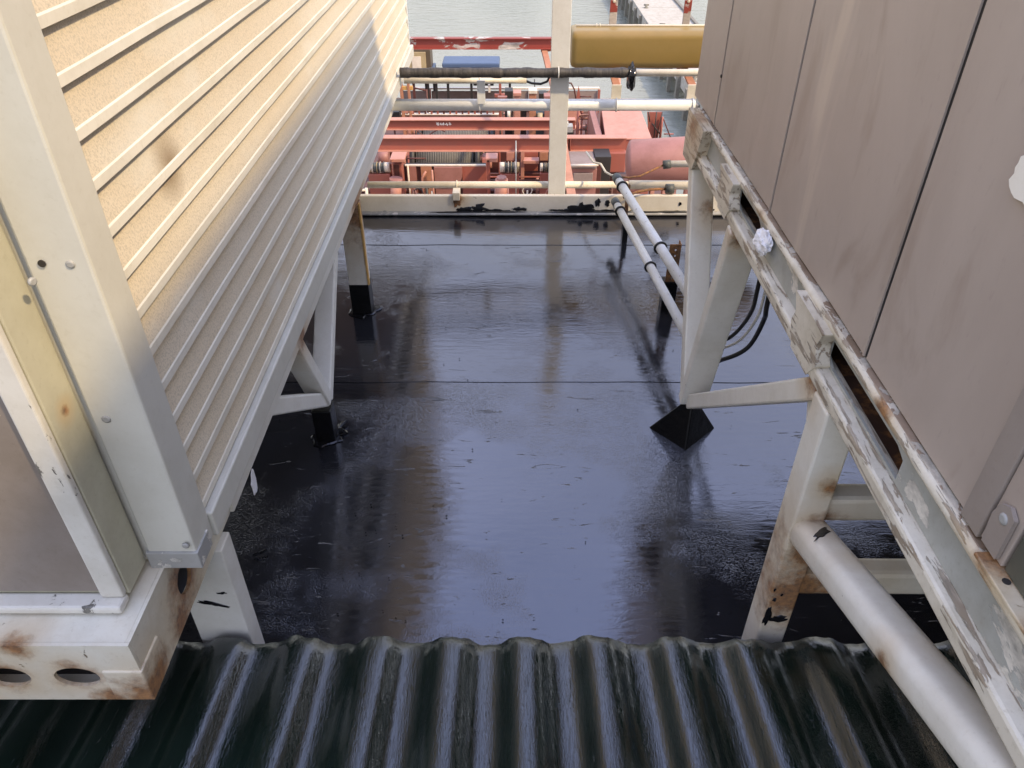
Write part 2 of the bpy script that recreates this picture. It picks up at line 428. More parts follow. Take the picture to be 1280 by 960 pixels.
# ================================================================ SETTING
# flat roof, three membrane sheets lapping 4 mm over each other
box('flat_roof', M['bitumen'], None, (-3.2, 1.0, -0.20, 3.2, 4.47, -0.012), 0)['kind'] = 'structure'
roof = bpy.data.objects['flat_roof']
def sheet(y0, y1, z):
    b = MB(); nx = 90; ny = max(2, int((y1 - y0) / 0.06)); vs = []
    for j in range(ny + 1):
        for i in range(nx + 1):
            x = -3.2 + 6.4 * i / nx; y = y0 + (y1 - y0) * j / ny
            if j == 0: y += 0.006 * mnoise.noise(Vector((x * 4, 3, z * 99)))
            vs.append((x, y, z + 0.006 * mnoise.noise(Vector((x * 1.5, y * 1.5, 0)))))
    fs = [(j * (nx + 1) + i, j * (nx + 1) + i + 1, (j + 1) * (nx + 1) + i + 1, (j + 1) * (nx + 1) + i) for j in range(ny) for i in range(nx)]
    b.add(vs, fs, 0, True)
    # turned-down front edge
    b.add([vs[i] for i in range(nx + 1)] + [(vs[i][0], vs[i][1] + 0.001, -0.011) for i in range(nx + 1)],
          [(i, i + 1, nx + 2 + i, nx + 1 + i) for i in range(nx)])
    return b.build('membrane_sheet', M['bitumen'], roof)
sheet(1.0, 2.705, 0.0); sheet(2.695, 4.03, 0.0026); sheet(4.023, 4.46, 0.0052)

# corrugated sheet roof in the foreground, sloping down to the flat roof
PW, AMP = 0.1935, 0.0185
def corr_z(x, y): return 0.262 + (1.215 - y) * 0.146 + AMP * math.tanh(1.45 * math.cos(2 * math.pi * (x - 0.034) / PW)) / math.tanh(1.45)
def corrugated():
    b = MB(); nx = 26 * 18; ys = [-1.6, -0.8, -0.2, 0.2, 0.5, 0.7] + [0.8 + 0.02 * k for k in range(20)] + [1.195, 1.206, 1.214]
    vs = []
    for j, y in enumerate(ys):
        for i in range(nx + 1):
            x = -2.5 + 5.03 * i / nx
            e = max(0, (y - 1.17) / 0.045)
            yy = y + (0.012 * mnoise.noise(Vector((x * 9, 0, 4))) + 0.005 * mnoise.noise(Vector((x * 40, 0, 2)))) * (y > 1.18)
            z = corr_z(x, y) - 0.012 * e * e + 0.0008 * mnoise.noise(Vector((x * 30, y * 5, 0))) + e * 0.006 * mnoise.noise(Vector((x * 45, y * 30, 7)))
            vs.append((x, yy, z))
    n = nx + 1
    b.add(vs, [(j * n + i, j * n + i + 1, (j + 1) * n + i + 1, (j + 1) * n + i) for j in range(len(ys) - 1) for i in range(nx)], 0, True)
    o = b.build('corrugated_roof', M['tarcorr'], None); o['kind'] = 'structure'
    # upstand that closes the step down to the flat roof
    last = vs[-n:]
    b = MB(); lv = [(x, y, z) for x, y, z in last] + [(x, y + 0.006, z - 0.05) for x, y, z in last] + [(x, 1.225, 0.006) for x, y, z in last]
    b.add(lv, [(r * n + i, r * n + i + 1, (r + 1) * n + i + 1, (r + 1) * n + i) for r in range(2) for i in range(nx)], 0, True)
    b.build('upstand', M['tarblob'], o)
    return o
corr = corrugated()

# deckhouse under the roofs
tag(MB().box(-3.15, -2.2, -4.3, 3.15, 4.44, -0.205).build('deckhouse', M['cream'], None), 'cream painted deckhouse wall under the black flat roof', 'building')

for (x, sd_) in ((-3.12, 'left'), (3.12, 'right')):  # invented walls, added to keep low sky out of the roof reflections
    g = thing('added_side_wall', 'added dull grey sky blocking wall along the %s edge of the black roof' % sd_, 'bulwark', (x, 0, 0))
    box('plate', M['wall_dark'], g, (x - 0.02, -1.9, -0.2, x + 0.02, 4.40, 0.95), 0)
    for yy in (-1.5, -0.3, 0.9, 2.1, 3.3): box('stay', M['wall_dark'], g, (x + (0.021 if x < 0 else -0.08), yy, 0.02, x + (0.08 if x < 0 else -0.021), yy + 0.012, 0.80), 0)
    box('cap_rail', M['wall_dark'], g, (x - 0.05, -1.9, 0.951, x + 0.05, 4.40, 0.975), 0.003)

# main deck, hull, water
tag(MB().box(-9, 4.6, -7.9, 3.3, 20.7, -4.3).build('ship_deck', M['deckred'], None), kind='structure')
w = MB().add([(-400, -100, -7.5), (400, -100, -7.5), (400, 900, -7.5), (-400, 900, -7.5)], [(0, 1, 2, 3)]).build('water', M['water'], None)
w['kind'] = 'structure'

# far river bank with a belt of trees, beyond the frame's top edge, mirrored in the water
def bank():
    b = MB(); n = 80; vs = []
    for j, (y, z) in enumerate([(236, -7.8), (246, -5.5), (262, -4.5), (330, -4.0)]):
        for i in range(n + 1):
            x = -300 + 600 * i / n
            vs.append((x, y + 5 * mnoise.noise(Vector((x * 0.03, 0, 0))), z))
    b.add(vs, [(j * (n + 1) + i, j * (n + 1) + i + 1, (j + 1) * (n + 1) + i + 1, (j + 1) * (n + 1) + i) for j in range(3) for i in range(n)])
    m = N('bank_grass'); m.col((0.07, 0.09, 0.04)); m.rough(0.9)
    b.build('river_bank', m.m, None)['kind'] = 'structure'
    m = N('far_foliage'); m.col(m.mix(m.noise(0.4, 4), (0.045, 0.07, 0.03), (0.09, 0.115, 0.05))); m.rough(0.9)
    rnd = random.Random(3); b = MB()
    for k in range(260):
        x = rnd.uniform(-290, 290); y = rnd.uniform(250, 285); h = rnd.uniform(6, 15) * (1.0 if x < 5 else 0.5)
        for q in range(60):
            a = rnd.uniform(0, 6.28); rr = rnd.random() ** 0.5 * h * 0.38; zz = rnd.uniform(0.15, 1) * h
            c = Vector((x + rr * math.cos(a), y + rr * math.sin(a), -4.5 + zz)); s_ = rnd.uniform(0.5, 1.4)
            d1 = Vector((rnd.uniform(-1, 1), rnd.uniform(-1, 1), rnd.uniform(-1, 1))).normalized() * s_; d2 = d1.orthogonal().normalized() * s_
            b.add([c - d1, c + d2, c + d1, c - d2], [(0, 1, 2, 3)])
    b.build('riverside_trees', m.m, None)['kind'] = 'stuff'
bank()

# ================================================================ LEFT: louvred container on its skid
Z0, ZT = 0.76, 2.98
t = thing('louvred_container', 'large cream container with dusty horizontal louvres along its side, left', 'container', (-0.64, 1.04, Z0))
post = box('corner_post', M['post'], t, (-0.74, 1.04, Z0, -0.64, 1.125, ZT), 0.005)
cap = box('cap_plate', M['cap'], post, (-0.742, 1.034, Z0 - 0.004, -0.636, 1.10, Z0 + 0.042), 0.002)
def screw(parent, c, d, r=0.009, m='fitting'):
    c = Vector(c); d = Vector(d).normalized()
    return MB().tube([c - d * 0.002, c + d * 0.0015, c + d * 0.003], r, 10, rs=[r, r, r * 0.6]).build('screw', M[m], parent)
screw(post, (-0.713, 1.04, 1.148), (0, -1, 0), 0.008, 'cap'); screw(post, (-0.671, 1.04, 1.452), (0, -1, 0), 0.007, 'cap')
MB().tube([Vector((-0.713, 1.04, 1.454)) - Vector((0, .001, 0)), Vector((-0.713, 1.04, 1.454)) - Vector((0, .003, 0))], 0.006, 12).build('screw_hole', M['dark'], post)
screw(cap, (-0.654, 1.034, 0.825), (0, -1, 0), 0.007, 'cap')
box('bottom_rail', M['post'], t, (-0.70, 1.127, 0.752, -0.632, 5.22, 0.82), 0.004)
box('top_rail', M['post'], t, (-0.70, 1.127, ZT - 0.09, -0.632, 5.22, ZT - 0.002), 0.004)
box('far_post', M['white'], t, (-0.668, 5.19, 0.823, -0.652, 5.21, ZT - 0.093), 0.002)
box('backing_panel', M['louvre'], t, (-0.74, 1.127, 0.823, -0.705, 5.17, ZT - 0.093), 0)
box('shell', M['post'], t, (-2.35, 1.05, 0.765, -0.743, 5.20, ZT - 0.003), 0)
box('roof_sheet', M['post'], t, (-2.40, 0.93, ZT + 0.001, -0.62, 5.24, ZT + 0.05), 0.005)
PITCH = 0.078
prof = [(-0.664, 0.0835), (-0.6505, 0.0195), (-0.6485, 0.0165), (-0.6480, 0.001), (-0.650, 0.0), (-0.668, 0.003), (-0.670, 0.079)]
mb = MB(); ny = 40
y0, y1 = 1.13, 5.155
vs = []
for j in range(ny + 1):
    y = y0 + (y1 - y0) * j / ny
    for (x, z) in prof:
        vs.append((x + 0.0012 * mnoise.noise(Vector((y * 2.2, z * 20, 0))), y, z + 0.0012 * mnoise.noise(Vector((y * 3, 5, 0)))))
npf = len(prof); fs = []; mi = []
for j in range(ny):
    for k in range(npf):
        mb.add([vs[j * npf + k], vs[j * npf + (k + 1) % npf], vs[(j + 1) * npf + (k + 1) % npf], vs[(j + 1) * npf + k]], [(0, 1, 2, 3)], 1 if k in (1, 2) else 0)
mb.add([vs[k] for k in range(npf)], [tuple(range(npf))]); mb.add([vs[ny * npf + k] for k in range(npf)], [tuple(range(npf))])
first = mb.build('louvre_blade', [M['louvre'], M['lip']], t, origin=(-0.65, 1.13, 0.0))
zz = 0.826; k = 0
while zz < ZT - 0.17:
    o = first if k == 0 else first.copy()
    if k: C.objects.link(o)
    o.parent = t
    o.location = Vector((-0.65, 1.13, zz)) - t.location
    o.rotation_euler = (0, 0, R(random.uniform(-0.012, 0.012)))
    zz += PITCH; k += 1
# end panel that stands forward of the corner post
ep = box('end_panel', M['olive'], t, (-2.33, 0.955, 0.775, -0.748, 1.038, ZT - 0.005), 0.003)
box('panel_infill', M['greyp'], ep, (-2.2, 0.950, 0.79, -0.80, 0.9545, ZT - 0.09), 0)
box('frame_stile', M['box_edge'], ep, (-0.795, 0.938, 0.785, -0.750, 0.9535, ZT - 0.01), 0.004)
box('frame_sill', M['box_edge'], ep, (-2.33, 0.915, 0.763, -0.750, 0.9535, 0.783), 0.006)
screw(ep, Vector((-0.712, 1.0, 1.444)) + Vector((0, 0, 0)), (1, -.4, 0), 0.007, 'cap')

# skid under it
t = thing('steel_skid', 'rust stained white steel skid with round holes and legs carrying the louvred container', 'support frame', (-0.716, 0.85, 0.0))
SB, ST = 0.578, 0.757
fb = holed('front_beam', M['skid'], t, [(-2.2, SB), (-0.716, SB), (-0.716, ST), (-2.2, ST)],
      [ell(-0.845, 0.655, 0.044, 0.031), ell(-0.98, 0.655, 0.044, 0.031), ell(-1.115, 0.655, 0.044, 0.031)],
      lambda p, q, d: (p, 0.85 + d, q), 0.008)
box('top_plate', M['skid'], t, (-2.2, 0.859, ST - 0.009, -0.725, 1.30, ST - 0.001), 0)
box('bottom_plate', M['skid'], t, (-2.2, 0.859, SB + 0.001, -0.725, 1.0, SB + 0.009), 0)
box('inner_plate', M['dark'], t, (-2.2, 0.90, SB + 0.01, -0.80, 0.908, ST - 0.011), 0)  # coloured dark to paint the shade inside the holes
box('inner_web', M['dark'], t, (-0.752, 0.94, SB + 0.01, -0.745, 1.30, ST - 0.011), 0)  # dark colour again stands in for shade, behind the side hole
sb = holed('side_beam', M['skid'], t, [(0.859, SB), (1.36, SB), (1.36, ST), (0.859, ST)], [ell(1.085, 0.662, 0.034, 0.036)],
      lambda p, q, d: (-0.716 - d, p, q), 0.008)
box('weld_plate', M['skid'], t, (-0.79, 0.846, SB + 0.004, -0.712, 0.93, SB + 0.10), 0.003)
box('long_beam', M['white'], t, (-0.79, 1.362, SB, -0.705, 4.6, 0.748), 0.004)
box('cross_beam', M['white'], t, (-2.2, 1.9, SB + .01, -0.792, 2.0, 0.72), 0.004)
box('far_cross_beam', M['white'], t, (-2.2, 3.5, SB + .01, -0.792, 3.6, 0.72), 0.004)
# legs
def leg_black(parent, a, b): return box('tarred_foot', M['foot'], parent, (a[0], a[1], 0.0, b[0], b[1], b[2]), 0.004)
lg = box('leg', M['white'], t, (-0.835, 1.235, -0.005, -0.70, 1.30, SB - 0.002), 0.004)
blob('tar_mark', M['tarblob'], lg, (-0.765, 1.2345, 0.375), (0.035, 0, -0.012), (0, 0, 0.007), (0, -1, 0), 41, 20, 0.0015, 0.6)
blob('tar_mark', M['tarblob'], lg, (-0.735, 1.2345, 0.42), (0.012, 0, 0.001), (0, 0, 0.004), (0, -1, 0), 43, 16, 0.0015, 0.6)
lg = box('leg', M['white'], t, (-0.79, 3.26, 0.16, -0.700, 3.34, SB - 0.002), 0.004)
box('rusty_edge', M['edge_rust'], lg, (-0.699, 3.255, 0.17, -0.690, 3.275, SB + 0.01), 0.002)
leg_black(lg, (-0.793, 3.257), (-0.697, 3.343, 0.17))
tip = (-0.735, 2.335, 0.185)
bar('strut', M['white'], t, tip, (-0.745, 2.80, SB + 0.01), 0.075, 0.05)
bar('strut', M['white'], t, tip, (-0.745, 2.13, SB + 0.01), 0.075, 0.055)
bar('strut', M['white'], t, tip, (-0.745, 1.78, SB + 0.01), 0.06, 0.055)
ft = box('foot', M['foot'], t, (-0.775, 2.295, 0.0, -0.70, 2.365, 0.155), 0.004)
for (x, y, sx_, sy_, sd_) in ((-0.745, 3.30, 0.075, 0.075, 51), (-0.738, 2.33, 0.065, 0.06, 52)):
    blob('tar_skirt', M['tarblob'], t, (x, y, 0.006), (sx_, 0, 0), (0, sy_, 0), (0, 0, 1), sd_, 26, 0.004, 0.35)
# far-side legs of the skid
for y in (1.3, 2.35, 3.3): box('leg', M['white'], t, (-2.15, y, 0, -2.06, y + .08, SB + .008), 0.004)
# scraps of peeled coating hanging by the near leg
o = blob('peeled_flake', M['plastic'], None, (-0.700, 1.50, 0.545), (0, 0.014, -0.01), (0, 0.008, 0.034), (1, 0, 0), 5, 16, 0.002, 0.6)
tag(o, 'torn white paint flake hanging under the louvred container by its near leg', 'paint flake')

# ================================================================ RIGHT: truss frame and clad container
t = thing('truss_frame', 'flaking cream steel truss with black pyramid foot carrying the taupe container', 'support frame', (0.69, 1.3, 0.0))
BX = 0.66
box('bottom_rail', M['flaky'], t, (BX, -0.9, 0.995, BX + 0.055, 2.86, 1.032), 0.007)
slots = []
def slot(a, b): return [(a, 1.040), (b - 0.03, 1.040), (b, 1.055), (b, 1.096), (a + 0.03, 1.096), (a, 1.085)]
holed('web_plate', M['web'], t, [(-0.9, 1.033), (2.85, 1.033), (2.85, 1.103), (-0.9, 1.103)], [slot(1.0, 1.375), slot(1.96, 2.20)],
      lambda p, q, d: (0.690 + d, p, q), 0.006)
box('slot_back', M['dark_rust'], t, (0.78, -0.9, 1.0, 0.80, 2.77, 1.123), 0)
box('slot_floor', M['dark_rust'], t, (0.717, -0.9, 0.997, 0.778, 2.77, 1.003), 0)
# rounded top member
pts = [(0.691, y + 0.0, 1.1205 + 0.0015 * mnoise.noise(Vector((y * 9, 0, 0)))) for y in [-0.9 + 0.1 * k for k in range(38)]]
MB().tube(pts, 0.0125, 12).build('top_tube', M['flaky'], t)
box('ledge', M['ledge'], t, (0.688, -0.9, 1.1260, 0.76, 2.86, 1.1335), 0.002)
for (ya, yb) in ((2.70, 2.865), (2.205, 2.30), (1.385, 1.50)):
    MB().prism([(ya, 0.993), (yb, 0.993), (yb + 0.012, 1.02), (yb + 0.035, 1.045), (yb + 0.02, 1.08), (yb + 0.05, 1.119), (ya - 0.03, 1.119), (ya - 0.01, 1.08), (ya - 0.035, 1.04), (ya - 0.01, 1.01)] if ya < 2.6 else [(ya, 0.96), (yb, 0.96), (yb, 1.136), (ya - .1, 1.136), (ya - 0.05, 1.03)], 'x', 0.6575 if ya < 2.6 else 0.652, 0.6895).build('gusset', M['flaky'], t, 0.006)
tip = Vector((0.70, 2.345, 0.175))
fa = bar('far_arm', M['truss'], t, tip, (0.70, 2.76, 1.0), 0.085, 0.06)
bar('near_arm', M['truss'], t, tip, (0.705, 2.13, 0.995), 0.10, 0.05)
bar('diagonal_brace', M['truss'], t, (0.70, 2.32, 0.185), (0.70, 1.36, 0.975), 0.06, 0.055)
# pyramid foot
MB().add([(0.555, 2.385, 0.0), (0.680, 2.245, 0.0), (0.825, 2.385, 0.0), (0.705, 2.53, 0.0), (0.668, 2.345, 0.165), (0.697, 2.318, 0.165), (0.727, 2.345, 0.165), (0.697, 2.372, 0.165)],
         [(0, 1, 5, 4), (1, 2, 6, 5), (2, 3, 7, 6), (3, 0, 4, 7), (4, 5, 6, 7)]).build('pyramid_foot', M['foot'], t, 0.006)
lg = box('leg', M['truss'], t, (0.66, 1.245, -0.005, 0.735, 1.33, 0.993), 0.006)
for (px_, pz_, a_, b_, q_) in ((0.672, 0.31, 0.010, 0.035, 44), (0.70, 0.30, 0.03, 0.016, 45), (0.675, 0.38, 0.004, 0.007, 46), (0.69, 0.40, 0.003, 0.005, 47), (0.668, 0.42, 0.003, 0.008, 48)):
    blob('tar_mark', M['tarblob'], lg, (px_, 1.2445, pz_), (a_, 0, 0), (0, 0, b_), (0, -1, 0), q_, 18, 0.0015, 0.5)
MB().prism([(1.332, 0.35), (1.332, 0.75), (1.42, 0.93), (1.42, 0.99), (1.332, 0.99)], 'x', 0.69, 0.70).build('leg_gusset', M['truss'], t, 0.002)
bar('cross_tube', M['truss'], t, (0.71, 1.288, 0.690), (2.5, 1.288, 0.690), 0.06, 0.075, (0, 1, 0), 0.012)
bar('cross_tube', M['truss'], t, (0.71, 1.290, 0.42), (2.5, 1.290, 0.40), 0.06, 0.085, (0, 1, 0), 0.014)
db = bar('near_brace', M['truss'], t, (0.705, 1.30, 0.610), (0.705, 0.32, 0.985), 0.085, 0.080, (1, 0, 0), 0.028)
db.modifiers['edge'].segments = 5
for p_ in db.data.polygons: p_.use_smooth = True
blob('tar_smear', M['tarblob'], db, (0.700, 1.18, 0.6985), (0.024, 0.02, -0.006), (0, 0.014, -0.0053), (0, 0.36, 0.93), 9, 20, 0.002, 0.7)
for y in (1.25, 2.3): box('leg', M['truss'], t, (2.45, y, 0, 2.53, y + .08, 0.99), 0.006)
box('far_side_rail', M['flaky'], t, (2.44, -0.9, 0.995, 2.54, 2.86, 1.13), 0.006)
box('end_rail', M['flaky'], t, (0.80, 2.78, 0.995, 2.43, 2.86, 1.13), 0.006)
ra = box('rusty_angle', M['angle'], t, (0.672, -0.5, 1.1345, 0.716, 0.745, 1.1415), 0.002)
for y in (0.69, 0.63, 0.55): MB().tube([(0.690, y, 1.141), (0.690, y, 1.1425)], 0.006, 10).build('bolt_hole', M['dark'], ra)

t = thing('clad_container', 'taupe sheet clad container with dark vertical seams, right', 'container', (0.70, 1.3, 1.14))
ZC = 2.88
seams = [3.005, 2.655, 1.94, 1.245, 0.800]
box('shell', M['dark'], t, (0.722, -1.2, 1.14, 2.9, 3.0, ZC), 0)
box('roof_sheet', M['wall'], t, (0.69, -1.25, ZC + .002, 2.95, 3.03, ZC + 0.04), 0.005)
for i in range(4):
    ya, yb = seams[i + 1] + (0.005 if i == 2 else 0.003), seams[i] - (0.005 if i == 3 else 0.003)
    b = MB(); n1, n2 = 12, 20; vs = []
    for j in range(n2 + 1):
        for k in range(n1 + 1):
            y = ya + (yb - ya) * k / n1; z = 1.138 + (ZC - 1.138) * j / n2
            vs.append((0.700 + 0.004 * mnoise.noise(Vector((y * 2.5, z * 2.5, i))) * math.sin(math.pi * k / n1), y, z))
    b.add(vs, [(j * (n1 + 1) + k, j * (n1 + 1) + k + 1, (j + 1) * (n1 + 1) + k + 1, (j + 1) * (n1 + 1) + k) for j in range(n2) for k in range(n1)], 0, True)
    b.box(0.6975, ya, 1.1375, 0.7012, ya + 0.006, ZC - 0.001)
    wp = b.build('wall_panel', M['wall'], t)
box('end_wall', M['wall'], t, (0.70, 3.001, 1.14, 2.9, 3.006, ZC - 0.001), 0)
box('darker_strip', M['wall_strip'], t, (0.690, 0.775, 1.1375, 0.6995, 0.825, ZC - 0.001), 0.002)  # flat strip, darker than the panels beside it
box('near_strip', M['wall'], t, (0.694, 0.715, 1.143, 0.719, 0.773, ZC - 0.001), 0.002)
box('dark_panel', M['wall_dark'], t, (0.696, -1.2, 1.143, 0.719, 0.711, ZC - 0.001), 0.003)
br = MB().prism([(0.79, 1.16), (0.83, 1.20)] if False else [(0.722, 1.15), (0.760, 1.15), (0.766, 1.20), (0.760, 1.225), (0.741, 1.235), (0.724, 1.225)], 'x', 0.686, 0.6925).build('lug', M['wall_strip'], t, 0.002)
screw(br, (0.686, 0.742, 1.212), (-1, 0, 0), 0.009, 'cap')
pt = MB()
rnd = random.Random(4); pol = []
for k in range(26):
    a = 2 * math.pi * k / 26; r = 1 + 0.3 * (rnd.random() - .5)
    pol.append((0.985 + 0.042 * r * math.cos(a), 1.610 + 0.036 * r * math.sin(a)))
pt.prism(pol, 'x', 0.694, 0.6965).build('torn_patch', M['cardw'], t)
0 and box('bare_patch', M['wall_strip'], t, (0.6972, 0.93, 1.555, 0.6985, 1.045, 1.63), 0)
for y in seams[1:4]: box('seam_gasket', M['rubber'], t, (0.7013, y - 0.006, 1.14, 0.7035, y + 0.006, ZC - 0.002), 0)
for (y, z) in ((2.655, 1.30), (2.655, 1.75), (1.94, 1.9)): screw(t, (0.6985, y + .004, z), (-1, 0, 0), 0.006, 'dark')

# crumpled plastic wedged in the rail
def crumple():
    bm = bmesh.new(); bmesh.ops.create_icosphere(bm, subdivisions=4, radius=0.036)
    for v in bm.verts:
        p = v.co.normalized()
        r = 1 + 0.35 * mnoise.noise(p * 2.3) + 0.25 * abs(mnoise.noise(p * 3.2 + Vector((3, 1, 2)))) + 0.03 * mnoise.noise(p * 11)
        v.co = Vector((p.x * 0.020 * r, p.y * 0.040 * r, p.z * 0.028 * r))
    me = bpy.data.meshes.new('plastic_scrap'); bm.to_mesh(me); bm.free(); me.materials.append(M['plastic'])
    o = bpy.data.objects.new('plastic_scrap', me); C.objects.link(o); o.location = (0.668, 1.855, 1.089)
    tag(o, 'crumpled white plastic scrap wedged in the slotted rail of the truss', 'plastic scrap')
crumple()

# cables under the clad container
for k, (pts, r, m, lab) in enumerate([
    ([(0.844, 2.3, 0.709), (0.856, 2.35, 0.564), (0.841, 2.45, 0.403), (0.786, 2.5, 0.333), (0.759, 2.6, 0.258)], 0.0075, 'rubber', 'upper black cable sagging under the taupe container'),
    ([(0.85, 2.2, 0.705), (0.871, 2.25, 0.599), (0.874, 2.35, 0.418), (0.828, 2.45, 0.295), (0.796, 2.6, 0.186)], 0.0085, 'rubber', 'lower thick black cable sagging under the taupe container'),
    ([(0.872, 2.3, 0.678), (0.871, 2.32, 0.562), (0.864, 2.42, 0.404), (0.821, 2.5, 0.31), (0.783, 2.6, 0.234)], 0.005, 'pipes', 'thin grey white cable between the two black cables')]):
    P = [Vector(p) for p in pts]; P = [P[0] + Vector((0.0, 0.0, 0.35))] + P + [P[-1] + Vector((-.05, .3, 0.0))]
    fine = []
    for i in range(1, len(P) - 2):
        for q in range(6):
            u = q / 6; a, b, c, d = P[i - 1:i + 3]
            fine.append(0.5 * ((2 * b) + (c - a) * u + (2 * a - 5 * b + 4 * c - d) * u * u + (3 * b - a - 3 * c + d) * u ** 3))
    fine = [P[0]] + fine + [P[-2]]
    tag(MB().tube(fine, r, 8).build('cable', M[m], None), lab, 'cable', 'cables hanging under the taupe container')

# ================================================================ low pipe rail on the roof
t = thing('pipe_rail', 'two low speckled white pipes on rusty stanchions running to the truss leg', 'pipe rail', (0.67, 4.13, 0.0))
for (pa, pb, r) in (((0.596, 4.148, 0.35), (0.747, 2.969, 0.35), 0.024), ((0.601, 4.162, 0.2), (0.747, 2.838, 0.2), 0.022)):
    a = Vector(pa); b = Vector(pb); d = (b - a).normalized()
    p = pipe('pipe', M['pipes'], t, [a, b + d * 0.12], r)
    MB().tube([a - d * 0.035, a - d * 0.03, a + d * 0.035], r * 1.1, 14, rs=[r * 0.7, r * 1.1, r * 1.12]).build('end_cap', M['fitting'], p)
    for s_ in (0.11, 0.86 if r > 0.023 else 0.78): ring('clamp', M['rubber'], p, a + d * s_, d, r + 0.004, 0.006)
s1 = box('stanchion', M['rusty'], t, (0.645, 4.10, 0.10, 0.665, 4.12, 0.335), 0.002)
box('tarred_foot', M['tarblob'], s1, (0.640, 4.07, 0.0, 0.672, 4.125, 0.12), 0.003)
s2 = holed('stanchion', M['rusty'], t, [(0.748, 0.16), (0.803, 0.16), (0.803, 0.37), (0.748, 0.37)],
      [ell(0.778, z, 0.005, 0.006, 10) for z in (0.19, 0.22, 0.25, 0.28, 0.31, 0.34)], lambda p, q, d: (p, 3.29 + d, q), 0.004)
box('stanchion_side', M['rusty'], s2, (0.799, 3.295, 0.16, 0.803, 3.34, 0.37), 0)
box('tarred_foot', M['tarblob'], s2, (0.742, 3.283, 0.0, 0.810, 3.345, 0.17), 0.003)

# ================================================================ coaming and guard rail
t = thing('roof_coaming', 'low cream steel coaming smeared with black tar at the roof edge', 'coaming', (0, 4.45, 0))
box('coaming_plate', M['coaming'], t, (-3.2, 4.452, -0.2, 3.2, 4.485, 0.122), 0.004)
box('base_lip', M['cap'], t, (-3.2, 4.405, 0.014, 3.2, 4.450, 0.024), 0.003)
k = 0
for (u, v, su, sv) in ((578, 262, 10, 3), (598, 260, 9, 4.5), (622, 264, 18, 2), (648, 261, 9, 2.5), (702, 263, 12, 2), (726, 259, 15, 5.5), (728, 263, 22, 3), (747, 253, 3.5, 5), (759, 254, 3, 4.2),
                       (756, 264, 14, 1.6), (790, 265, 10, 1.6), (845, 265, 16, 1.6), (885, 263, 9, 3), (476, 266, 9, 2), (520, 266.5, 22, 1), (545, 266, 30, 1), (850, 255, 2, 2)):
    x = (u - 640) * 0.00495; z = 0.122 - (v - 245) * 0.0052
    blob('tar_smear', M['tarblob'], t, (x, 4.451, z), (su * 0.00495, 0, 0), (0, 0, sv * 0.0052), (0, -1, 0), 20 + k, 26, 0.003, 0.55 if su > 5 else 0.3); k += 1
for x, w_ in ((0.93, .5), (-.2, .9), (.45, .8)):
    blob('tar_smear', M['tarblob'], t, (x, 4.43, 0.026), (w_ * .3, 0, 0), (0, 0.012, 0), (0, 0, 1), int(x * 10) + 60, 26, 0.003, 0.5)

t = thing('guard_rail', 'white guard rail with flat upright post along the roof edge', 'railing', (0.28, 4.5, 0.0))
MB().beam((0.278, 4.515, -0.10), (0.264, 4.515, 1.75), 0.105, 0.02).build('flat_post', M['white'], t, 0.003)
MB().tube([(-0.896, 4.55, 0.154), (0.746, 4.55, 0.154)], 0.021, 16).build('low_pipe', M['pipec'], t)
MB().tube([(0.726, 4.55, 0.154), (1.792, 4.55, 0.148)], 0.028, 16).build('low_pipe', M['pipec'], t)
MB().tube([(-0.701, 4.55, 0.641), (1.065, 4.55, 0.641)], 0.033, 20).build('middle_pipe', M['pipew'], t)
c = (-0.177, 4.55, 0.641)
hb = MB().box(c[0] - 0.023, 4.50, 0.66, c[0] + 0.023, 4.512, 0.79).build('hanger', M['pipew'], t, 0.002)
ring('clamp', M['pipew'], hb, (c[0] - .012, 4.55, c[2]), (1, 0, 0), 0.036, 0.004)
c = (-0.342, 4.5, 0.127)
bk = MB().box(c[0] - 0.022, 4.43, 0.10, c[0] + 0.022, 4.515, 0.150).build('foot_bracket', M['pipec'], t, 0.003)
ring('clamp', M['pipec'], bk, (-0.343, 4.55, 0.154), (1, 0, 0), 0.024, 0.004)
c = (-0.34, 4.447, 0.082)
blob('rust_streak', M['rusty'], bk, (c[0], 4.4505, 0.082), (0.022, 0, 0), (0, 0, 0.024), (0, -1, 0), 71, 18, 0.001, 0.5)

P0 = (-0.627, 4.47, 0.841); P1 = (0.654, 4.47, 0.841)
pts = []; rs = []
for i in range(90):
    x = P0[0] + (P1[0] - P0[0]) * i / 89
    pts.append((x, 4.47, P0[2] + 0.0025 * mnoise.noise(Vector((x * 9, 0, 0))))); rs.append(0.0255 + 0.003 * mnoise.noise(Vector((x * 30, 1, 0))) + (0.0025 if (i // 4) % 3 == 0 else 0))
t = thing('wrapped_pipe', 'black tape wrapped pipe with a torn end, crossing in front of the flat white post', 'pipe', P0)
MB().tube(pts, 0.026, 16, rs=rs).build('wrapping', M['wrap'], t)
MB().tube([(P1[0] - 0.1, 4.47, P1[2]), (1.55, 4.47, P1[2])], 0.0195, 14).build('bare_pipe', M['pipec'], t)
ring('band', M['pipew'], t, (0.26, 4.47, 0.841), (1, 0, 0), 0.030, 0.0035)
def flap():
    bm = bmesh.new(); bmesh.ops.create_icosphere(bm, subdivisions=4, radius=1)
    for v in bm.verts:
        p = v.co.normalized(); r = 1 + 0.30 * mnoise.noise(p * 1.6 + Vector((2, 0, 1))) + 0.10 * mnoise.noise(p * 4)
        v.co = Vector((p.x * 0.026 * r, p.y * 0.045 * r, p.z * 0.068 * r))
    me = bpy.data.meshes.new('torn_wrapping'); bm.to_mesh(me); bm.free(); me.materials.append(M['tarblob'])
    o = bpy.data.objects.new('torn_wrapping', me); C.objects.link(o); o.parent = t
    o.location = Vector((0.669, 4.465, 0.816)) - t.location
flap()
